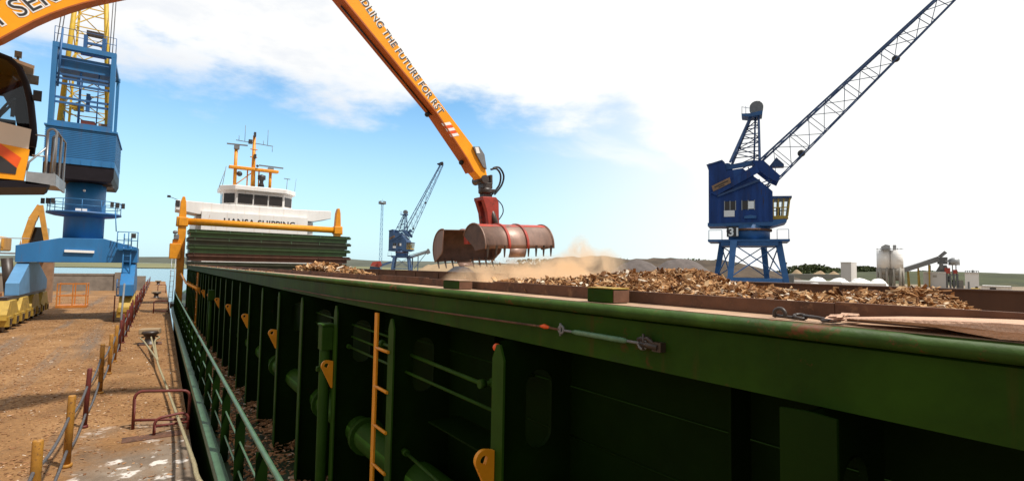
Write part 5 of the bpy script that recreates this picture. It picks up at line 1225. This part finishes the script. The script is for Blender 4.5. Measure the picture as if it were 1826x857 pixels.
    b.cyl(hd+Vector((.3, -.3, .1)), hd+Vector((.3, .3, .1)), .6, n=18); b.cyl(hd+Vector((-.5, -.2, -.1)), hd+Vector((-.5, .2, -.1)), .4, n=14); b.beam(hd+Vector((-1.2, 0, 0)), hd+Vector((.8, 0, .6)), .5, .3); b.build('jib_head', 'ink', jib, local=True)
    for t, off, rr in ((.11, .93, .38), (.47, .95, .36)):
        pu = Vector((X(ub), 0, H(vb))).lerp(Vector((X(ue), dep, H(ve))), t); pl = Vector((X(ua), 0, H(va))).lerp(Vector((X(uc), dep, H(vc))), t); q = pl.lerp(pu, off)
        MB().ball(q, rr, rr*.8, rr).build('rope_block', 'ink', jib, local=True)
    b = MB(); p0, p1 = Vector((X(1352), 0, H(184))), Vector((X(ua), 0, H(va))).lerp(Vector((X(uc), dep, H(vc))), .12)
    pr([(1372, 299), (1385, 283), (1398, 296), (1398, 300)], -.5, .5, 'rope_guide', lm, jib)
    if number:
        pl = pr([(1297, 424), (1297, 406), (1318, 406), (1318, 424)], -2.35, -2.15, 'number_plate', 'ink', root)
        o = lettering('number', number, 'white_flat', pl, (0, 0, 0), (1, 0, 0), (0, 0, 1), 1.18, .03, .01, 1.0, 1.0)
        inv = RM[root.name]
        for v in o.data.vertices: w = inv @ v.co; v.co = Vector((X(1299.5)+w.x, -2.37+w.y, H(422)+w.z))
    return root
def base_at(u, d): p = P(u, 480, d=d); return (p.x, p.y, 0)
harbour_crane('harbour_crane', 'dark blue old jib crane numbered 31 on splayed legs, jib reaching out of the picture', base_at(1336, 55), -YAW-.435,
              ((1350, 293), (1384, 325), (1800, -102), (1809, -96), 2.0), 1, ('navy', 'navy_lat', 'midblue'), '31')
harbour_crane('harbour_crane', 'smaller looking greyish blue jib crane far off beside the tall lamp mast', base_at(716, 168), -YAW-.20,
              ((1350, 293), (1384, 325), (1560, -75), (1575, -70), 1.0), 1, ('greyblue', 'greyblue', 'greyblue'), None)

# ================================================================== far things across the dock
RZ = -YAW
class Far:
    """local drawing frame at distance d: x right, y away, z up"""
    def __init__(s, name, lb, cat, u, d, tw=0., group=None):
        th = math.atan((u-CX)/F); s.u, s.d, s.k = u, d, d/F; s.kx = s.k*math.cos(th); s.vh = 478+.018*(u-CX); s.root = thing(name, lb, cat, base_at(u, d), RZ-th+tw, group)
    def X(s, u): return (u-s.u)*s.kx
    def H(s, v): return 3+(s.vh-v)*s.k
    def box(s, u0, u1, v0, v1, y0, y1, name, mat, par=None, **k):
        return MB().box(s.X(u0), s.X(u1), y0, y1, max(0, s.H(v1)), s.H(v0)).build(name, mat, par or s.root, local=True, **k)
    def pr(s, pts, y0, y1, name, mat, par=None, **k): return MB().prism([(s.X(u), y0, s.H(v)) for u, v in pts], (0, y1-y0, 0)).build(name, mat, par or s.root, local=True, **k)
f = Far('light_mast', 'tall slim lattice lamp mast beside the far blue crane', 'lamp mast', 678, 190)
b = MB(); w = .55; b.lattice([(-w, -w, 0), (w, -w, 0), (w, w, 0), (-w, w, 0)], [(-w*.6, -w*.6, f.H(364)), (w*.6, -w*.6, f.H(364)), (w*.6, w*.6, f.H(364)), (-w*.6, w*.6, f.H(364))], 14, .13, .09); b.build('mast', 'blue_pale', f.root, local=True)
b = MB(); b.lathe([(.4, f.H(364)), (1.4, f.H(363)), (1.4, f.H(361)), (.3, f.H(360))], (0, 0, 0), 12)
for i in range(6): a = R(60*i); b.box(1.1*math.cos(a)-.25, 1.1*math.cos(a)+.25, 1.1*math.sin(a)-.25, 1.1*math.sin(a)+.25, f.H(361), f.H(358))
b.tube([(0, 0, f.H(361)), (0, 0, f.H(354))], .06, 5); b.build('lamp_ring', 'grey_dark', f.root, local=True)
f = Far('red_barge', 'low red topped hopper with a slanting grey conveyor left of the far crane', 'hopper', 672, 175)
f.pr([(660, 474), (664, 467), (678, 465), (681, 472), (676, 476)], -2, 2, 'hopper', 'redgrab'); f.pr([(657, 486), (660, 475), (677, 476), (683, 486)], -1.5, 1.5, 'hopper_frame', 'greyblue')
b = MB(); b.beam((f.X(676), 0, f.H(474)), (f.X(698), 0, f.H(466)), 1.0, .7); b.build('conveyor', 'greyblue', f.root, local=True)
f.root.name = 'hopper_conveyor'
f = Far('belt_conveyor', 'long slanting grey belt conveyor on the right of the far blue crane', 'conveyor', 745, 172)
b = MB(); b.beam((f.X(728), 0, f.H(460)), (f.X(763), 0, f.H(448)), 1.2, .8); b.beam((f.X(728), 0, f.H(456)), (f.X(763), 0, f.H(445)), .2, .2); b.build('belt', 'grey_dark', f.root, local=True)
f.pr([(758, 451), (761, 443), (764, 443), (767, 450), (762, 453)], -.9, .9, 'head_drum', 'grey_dark')
b = MB(); b.beam((f.X(738), 0, f.H(479)), (f.X(760), 0, f.H(450)), .2); b.beam((f.X(735), .5, 0), (f.X(735), .5, f.H(458)), .4); b.beam((f.X(745), .5, 0), (f.X(745), .5, f.H(455)), .3); b.build('conveyor_leg', 'greyblue', f.root, local=True)
# heaps of gravel, sand and earth
def heap(name, lb, mat, pts, d, deep, cat='heap', group=None, seed=0, kind=None):
    us = [u for u, v in pts]; uc = (us[0]+us[-1])/2; f = Far(name, lb, cat, uc, d) if False else None
    k = d/F; base = Vector(base_at(uc, d)); ex_ = Vector((math.cos(YAW), -math.sin(YAW), 0)); ey = Vector((math.sin(YAW), math.cos(YAW), 0))
    vh = 478+.018*(uc-CX); nx, ny = 48, 15; vs = []; fs = []
    for j in range(ny):
        t = j/(ny-1)*2-1
        for i in range(nx):
            u = us[0]+(us[-1]-us[0])*i/(nx-1); v = float(np.interp(u, us, [q for _, q in pts])); h = max(0, 3+(vh-v)*k)
            z = h*max(0, 1-abs(t)**1.25) + ((.30 if cat == 'bank' else .10)*(fnoise(i*.5+seed, j*.9)+.5*fnoise(i*1.3+seed, j*2.1))*min(1, h)*(1-abs(t)))
            q = base+ex_*((u-uc)*k)+ey*(t*deep); vs.append((q.x, q.y, max(-.05, z-.02)))
    for j in range(ny-1):
        for i in range(nx-1): fs.append((j*nx+i, j*nx+i+1, (j+1)*nx+i+1, (j+1)*nx+i))
    b = MB(); b.add(vs, fs, True); return b.build(name, mat, label=lb, cat=cat, group=group, kind=kind)
heap('earth_bank', 'long brown earth bank behind the gravel heaps', 'bank', [(930, 505), (955, 485), (975, 466), (1000, 461), (1030, 460), (1060, 457), (1090, 459), (1110, 463), (1150, 461), (1200, 459), (1240, 462), (1290, 461), (1330, 468), (1380, 480), (1410, 505)], 150, 22, 'bank')
heap('gravel_heap', 'grey conical gravel heap with the sharper peak behind the wood chips', 'gravel', [(1055, 505), (1085, 486), (1112, 470), (1128, 463), (1142, 462), (1160, 468), (1185, 484), (1215, 505)], 105, 7, group='gravel heaps across the dock')
heap('gravel_heap', 'broad brownish gravel heap just left of crane 31', 'gravel', [(1140, 505), (1165, 480), (1188, 466), (1205, 461), (1228, 461), (1245, 468), (1268, 484), (1295, 505)], 118, 9, group='gravel heaps across the dock', seed=4)
heap('gravel_heap', 'small dark grey gravel heap right of the far blue crane', 'gravel_dark', [(782, 496), (797, 484), (810, 475), (822, 473), (834, 476), (846, 484), (858, 496)], 125, 6, group='gravel heaps across the dock', seed=9)
heap('sand_bank', 'low pale sand bank behind the far blue crane', 'sand', [(735, 494), (745, 483), (760, 474), (800, 470), (850, 472), (900, 470), (935, 478), (960, 494)], 240, 10, 'bank')
for i, (u0, up_, u1, v, lb) in enumerate(((1409, 1421, 1433, 480, 'left one of three pale sand heaps before the wood'), (1445, 1463, 1474, 482, 'middle one of three pale sand heaps, the darker'), (1476, 1487, 1499, 483, 'right one of three pale sand heaps beside the white block'))):
    heap('sand_heap', lb, 'sand', [(u0-4, 500), (u0, 490), (up_-3, v+1), (up_, v), (up_+4, v+2), (u1, 490), (u1+4, 500)], 230, 5, 'sand heap', 'sand heaps before the wood', seed=i)
f = Far('retaining_wall', 'long low grey wall in front of the sand heaps', 'wall', 1455, 215); f.box(1405, 1502, 489, 510, 0, .6, 'wall_panel', 'silo_low'); f.box(1405, 1502, 488.3, 489, -.1, .7, 'coping', 'shed')
f = Far('storage_bay', 'long low white walled storage bay in front of the silos', 'storage bay', 1490, 100); f.box(1407, 1500, 502, 520, 0, 9, 'bay_wall', 'shed'); f.box(1500.5, 1576, 503, 520, -.2, 9, 'bay_wall', 'white')
for i, (u0, up_, u1, v, lb) in enumerate(((1441, 1458, 1474, 493, 'leftmost white covered heap behind the long low wall'), (1477, 1497, 1511, 494.5, 'white covered heap at the foot of the white block'), (1518, 1532, 1552, 495, 'wider white covered heap left of the silos'), (1553, 1566, 1574, 496, 'narrow white covered heap touching the silos'))):
    heap('covered_heap', lb, 'salt', [(u0-3, 512), (u0, 502), (up_-9, v+1.5), (up_, v), (up_+8, v+1.5), (u1, 501), (u1+3, 512)], 103, 2.5, 'covered heap', 'white covered heaps in the storage bay', seed=i)
f = Far('white_block', 'tall plain pale block building left of the twin silos', 'building', 1508, 130, -.25); f.box(1499, 1518, 468, 520, 0, 5, 'wall', 'shed'); f.box(1498.6, 1518.4, 467, 468, -.2, 5.2, 'parapet', 'silo'); f.box(1502, 1504, 495, 512, -.1, 0, 'door', 'silo_low')
f = Far('silo', 'pair of joined grey silos with weathered lower part and roof housings', 'silo', 1588, 118)
for x0, x1 in ((1563, 1588), (1587.5, 1611)):
    r = (x1-x0)/2*f.kx; c = f.X((x0+x1)/2); b = MB(); b.tube([(c, 0, f.H(478)), (c, 0, f.H(446))], r, 28); t = b.build('tank', 'silo', f.root, local=True)
    b = MB(); b.tube([(c, 0, f.H(490)), (c, 0, f.H(478.2))], [r*.75, r*.985], 28); b.tube([(c, 0, f.H(500)), (c, 0, f.H(490))], [r*.25, r*.75], 28); b.build('hopper_cone', 'silo_low', t, local=True)
    for a in range(0, 360, 60): MB().tube([(c+r*.9*math.cos(R(a)), r*.9*math.sin(R(a)), 0), (c+r*.9*math.cos(R(a)), r*.9*math.sin(R(a)), f.H(477))], .28, 6).build('support_column', 'silo_low', t, local=True)
    b = MB()
    for z in (462, 470, 454): b.tube([(c, 0, f.H(z)), (c, 0, f.H(z-.5))], r*1.008, 28)
    b.build('seam_ring', 'silo', t, local=True)
b = MB(); b.prism([(f.X(1572), -2, f.H(446)), (f.X(1588), -2, f.H(446)), (f.X(1588), -2, f.H(438)), (f.X(1580), -2, f.H(436)), (f.X(1572), -2, f.H(440))], (0, 4, 0)); b.box(f.X(1593), f.X(1599), -1, 1, f.H(446), f.H(437)); b.build('roof_housing', 'grey', f.root, local=True)
b = MB(); b.tube([(f.X(1563), -2.6, f.H(445)), (f.X(1588), -2.6, f.H(444)), (f.X(1611), -2.6, f.H(445))], .06, 5)
for u in range(1565, 1612, 6): b.tube([(f.X(u), -2.4, f.H(446)), (f.X(u), -2.4, f.H(442.5))], .05, 4)
b.build('roof_railing', 'grey_dark', f.root, local=True)
f = Far('gravel_plant', 'conveyor belt rising to a batching plant with machinery above a pale cube shed', 'plant', 1660, 118)
b = MB(); b.beam((f.X(1589), -3, f.H(489)), (f.X(1672), 0, f.H(462)), 1.5, 1.0); b.beam((f.X(1589), -.8, f.H(491.5)), (f.X(1672), -.8, f.H(465.5)), .25); b.beam((f.X(1589), -.8, f.H(486)), (f.X(1678), -.8, f.H(456)), .2)
for u in range(1592, 1672, 5): t = (u-1589)/83; b.beam((f.X(u), -.85, f.H(491.5-26*t)), (f.X(u+2.5), -.85, f.H(486.5-27*t)), .13)
b.beam((f.X(1676), 0, f.H(458)), (f.X(1687), 0, f.H(449)), 1.2, .7); b.build('conveyor', 'grey_dark', f.root, local=True)
b = MB()
for u, v in ((1602, 485), (1618, 479), (1637, 474), (1657, 470)): b.beam((f.X(u), -.5, 0), (f.X(u), -.5, f.H(v)), .3); b.beam((f.X(u+3), .5, 0), (f.X(u), .5, f.H(v)), .25)
b.build('conveyor_leg', 'yellow_old', f.root, local=True)
f.box(1646, 1686, 486, 520, 0, 7, 'shed', 'shed'); f.box(1645.5, 1686.5, 484.6, 486, -.2, 7.2, 'shed_roof', 'silo'); f.box(1663, 1670, 490, 494, -.06, 0, 'sign_panel', 'silo_low')
b = MB(); b.box(f.X(1672), f.X(1690), 1, 4, f.H(470), f.H(458)); b.box(f.X(1675), f.X(1682), 0, 3, f.H(480), f.H(468)); b.prism([(f.X(1668), .5, f.H(484)), (f.X(1676), .5, f.H(472)), (f.X(1688), .5, f.H(472)), (f.X(1692), .5, f.H(484))], (0, 3, 0)); b.box(f.X(1655), f.X(1660), 1, 2, f.H(485), f.H(472)); b.build('screen_house', 'grey_dark', f.root, local=True)
b = MB(); b.tube([(f.X(1701), 1, f.H(472)), (f.X(1701), 1, f.H(462)), (f.X(1701), 1, f.H(459))], [1.0, 1.0, .4], 12); b.beam((f.X(1686), 1, f.H(465)), (f.X(1699), 1, f.H(465)), .3)
for u in (1698, 1704): b.beam((f.X(u), 1, f.H(490)), (f.X(u), 1, f.H(471)), .2)
b.build('dust_filter', 'grey', f.root, local=True)
f.box(1684, 1694, 477, 487, .2, 3, 'hopper', 'redgrab'); f.box(1699, 1706, 480, 487, .2, 3, 'red_tank', 'redgrab')
b = MB()
for u in (1688, 1694, 1700, 1706): b.beam((f.X(u), .5, 0), (f.X(u), .5, f.H(487)), .3); b.beam((f.X(u), 3.5, 0), (f.X(u), 3.5, f.H(487)), .3)
for v in (489, 496, 503): b.box(f.X(1687), f.X(1708), .4, 3.6, f.H(v+1), f.H(v))
b.box(f.X(1689), f.X(1694), 1, 3, f.H(502), f.H(491)); b.box(f.X(1697), f.X(1703), 1, 3, f.H(510), f.H(498)); b.build('tower_frame', 'grey_dark', f.root, local=True)
f.box(1708, 1716, 498, 518, .5, 2.5, 'side_bin', 'silo_low')
f = Far('tank_house', 'pale square tank building with roof railing right of the batching plant', 'building', 1733, 112); f.box(1720, 1745, 487, 522, 0, 5, 'wall', 'silo'); f.box(1719.5, 1745.5, 485.5, 487, -.2, 5.2, 'roof', 'shed'); f.box(1733, 1736, 481, 486, 1, 2, 'roof_vent', 'grey_dark'); f.box(1725, 1728, 502, 522, -.06, 0, 'door', 'grey_dark')
b = MB()
for u in range(1721, 1746, 4): b.tube([(f.X(u), .1, f.H(485.5)), (f.X(u), .1, f.H(482.5))], .06, 4)
b.tube([(f.X(1720), .1, f.H(482.5)), (f.X(1745), .1, f.H(482.5))], .06, 4); b.build('roof_railing', 'grey_dark', f.root, local=True)
f = Far('low_shed', 'low white shed with a dark open door at the far right', 'shed', 1775, 92); f.box(1748, 1803, 511, 522, 0, 6, 'wall', 'white'); f.pr([(1747, 511), (1750, 509), (1802, 509.5), (1804, 511.5)], -.3, 6.3, 'roof', 'shed'); f.box(1764, 1775, 512.5, 522, -.08, 0, 'door_opening', 'ink')
f = Far('yellow_vehicle', 'yellow wheel loader parked before the tank building', 'vehicle', 1738, 95)
f.box(1730, 1747, 513.5, 520, 0, 2, 'body', 'yellow2', bevel=.1); f.box(1738, 1743, 510.5, 513.5, .3, 1.7, 'cab', 'glass_dark')
for u in (1733, 1744): MB().cyl((f.X(u), -.2, f.H(519)), (f.X(u), .3, f.H(519)), .45, n=14).build('wheel', 'black', f.root, local=True)
f = Far('lamp_post', 'thin dark lamp post standing right of crane 31', 'lamp post', 1402, 70); b = MB(); b.tube([(0, 0, 0), (0, 0, f.H(470))], .06, 6); b.ball((0, 0, f.H(469)), .14); b.build('pole', 'ink', f.root, local=True)
f = Far('water_tank', 'dark green square tank beside the legs of crane 31', 'tank', 1408, 75); f.box(1401, 1416, 489, 515, 0, 1.5, 'tank_body', 'grey_dark', bevel=.05)
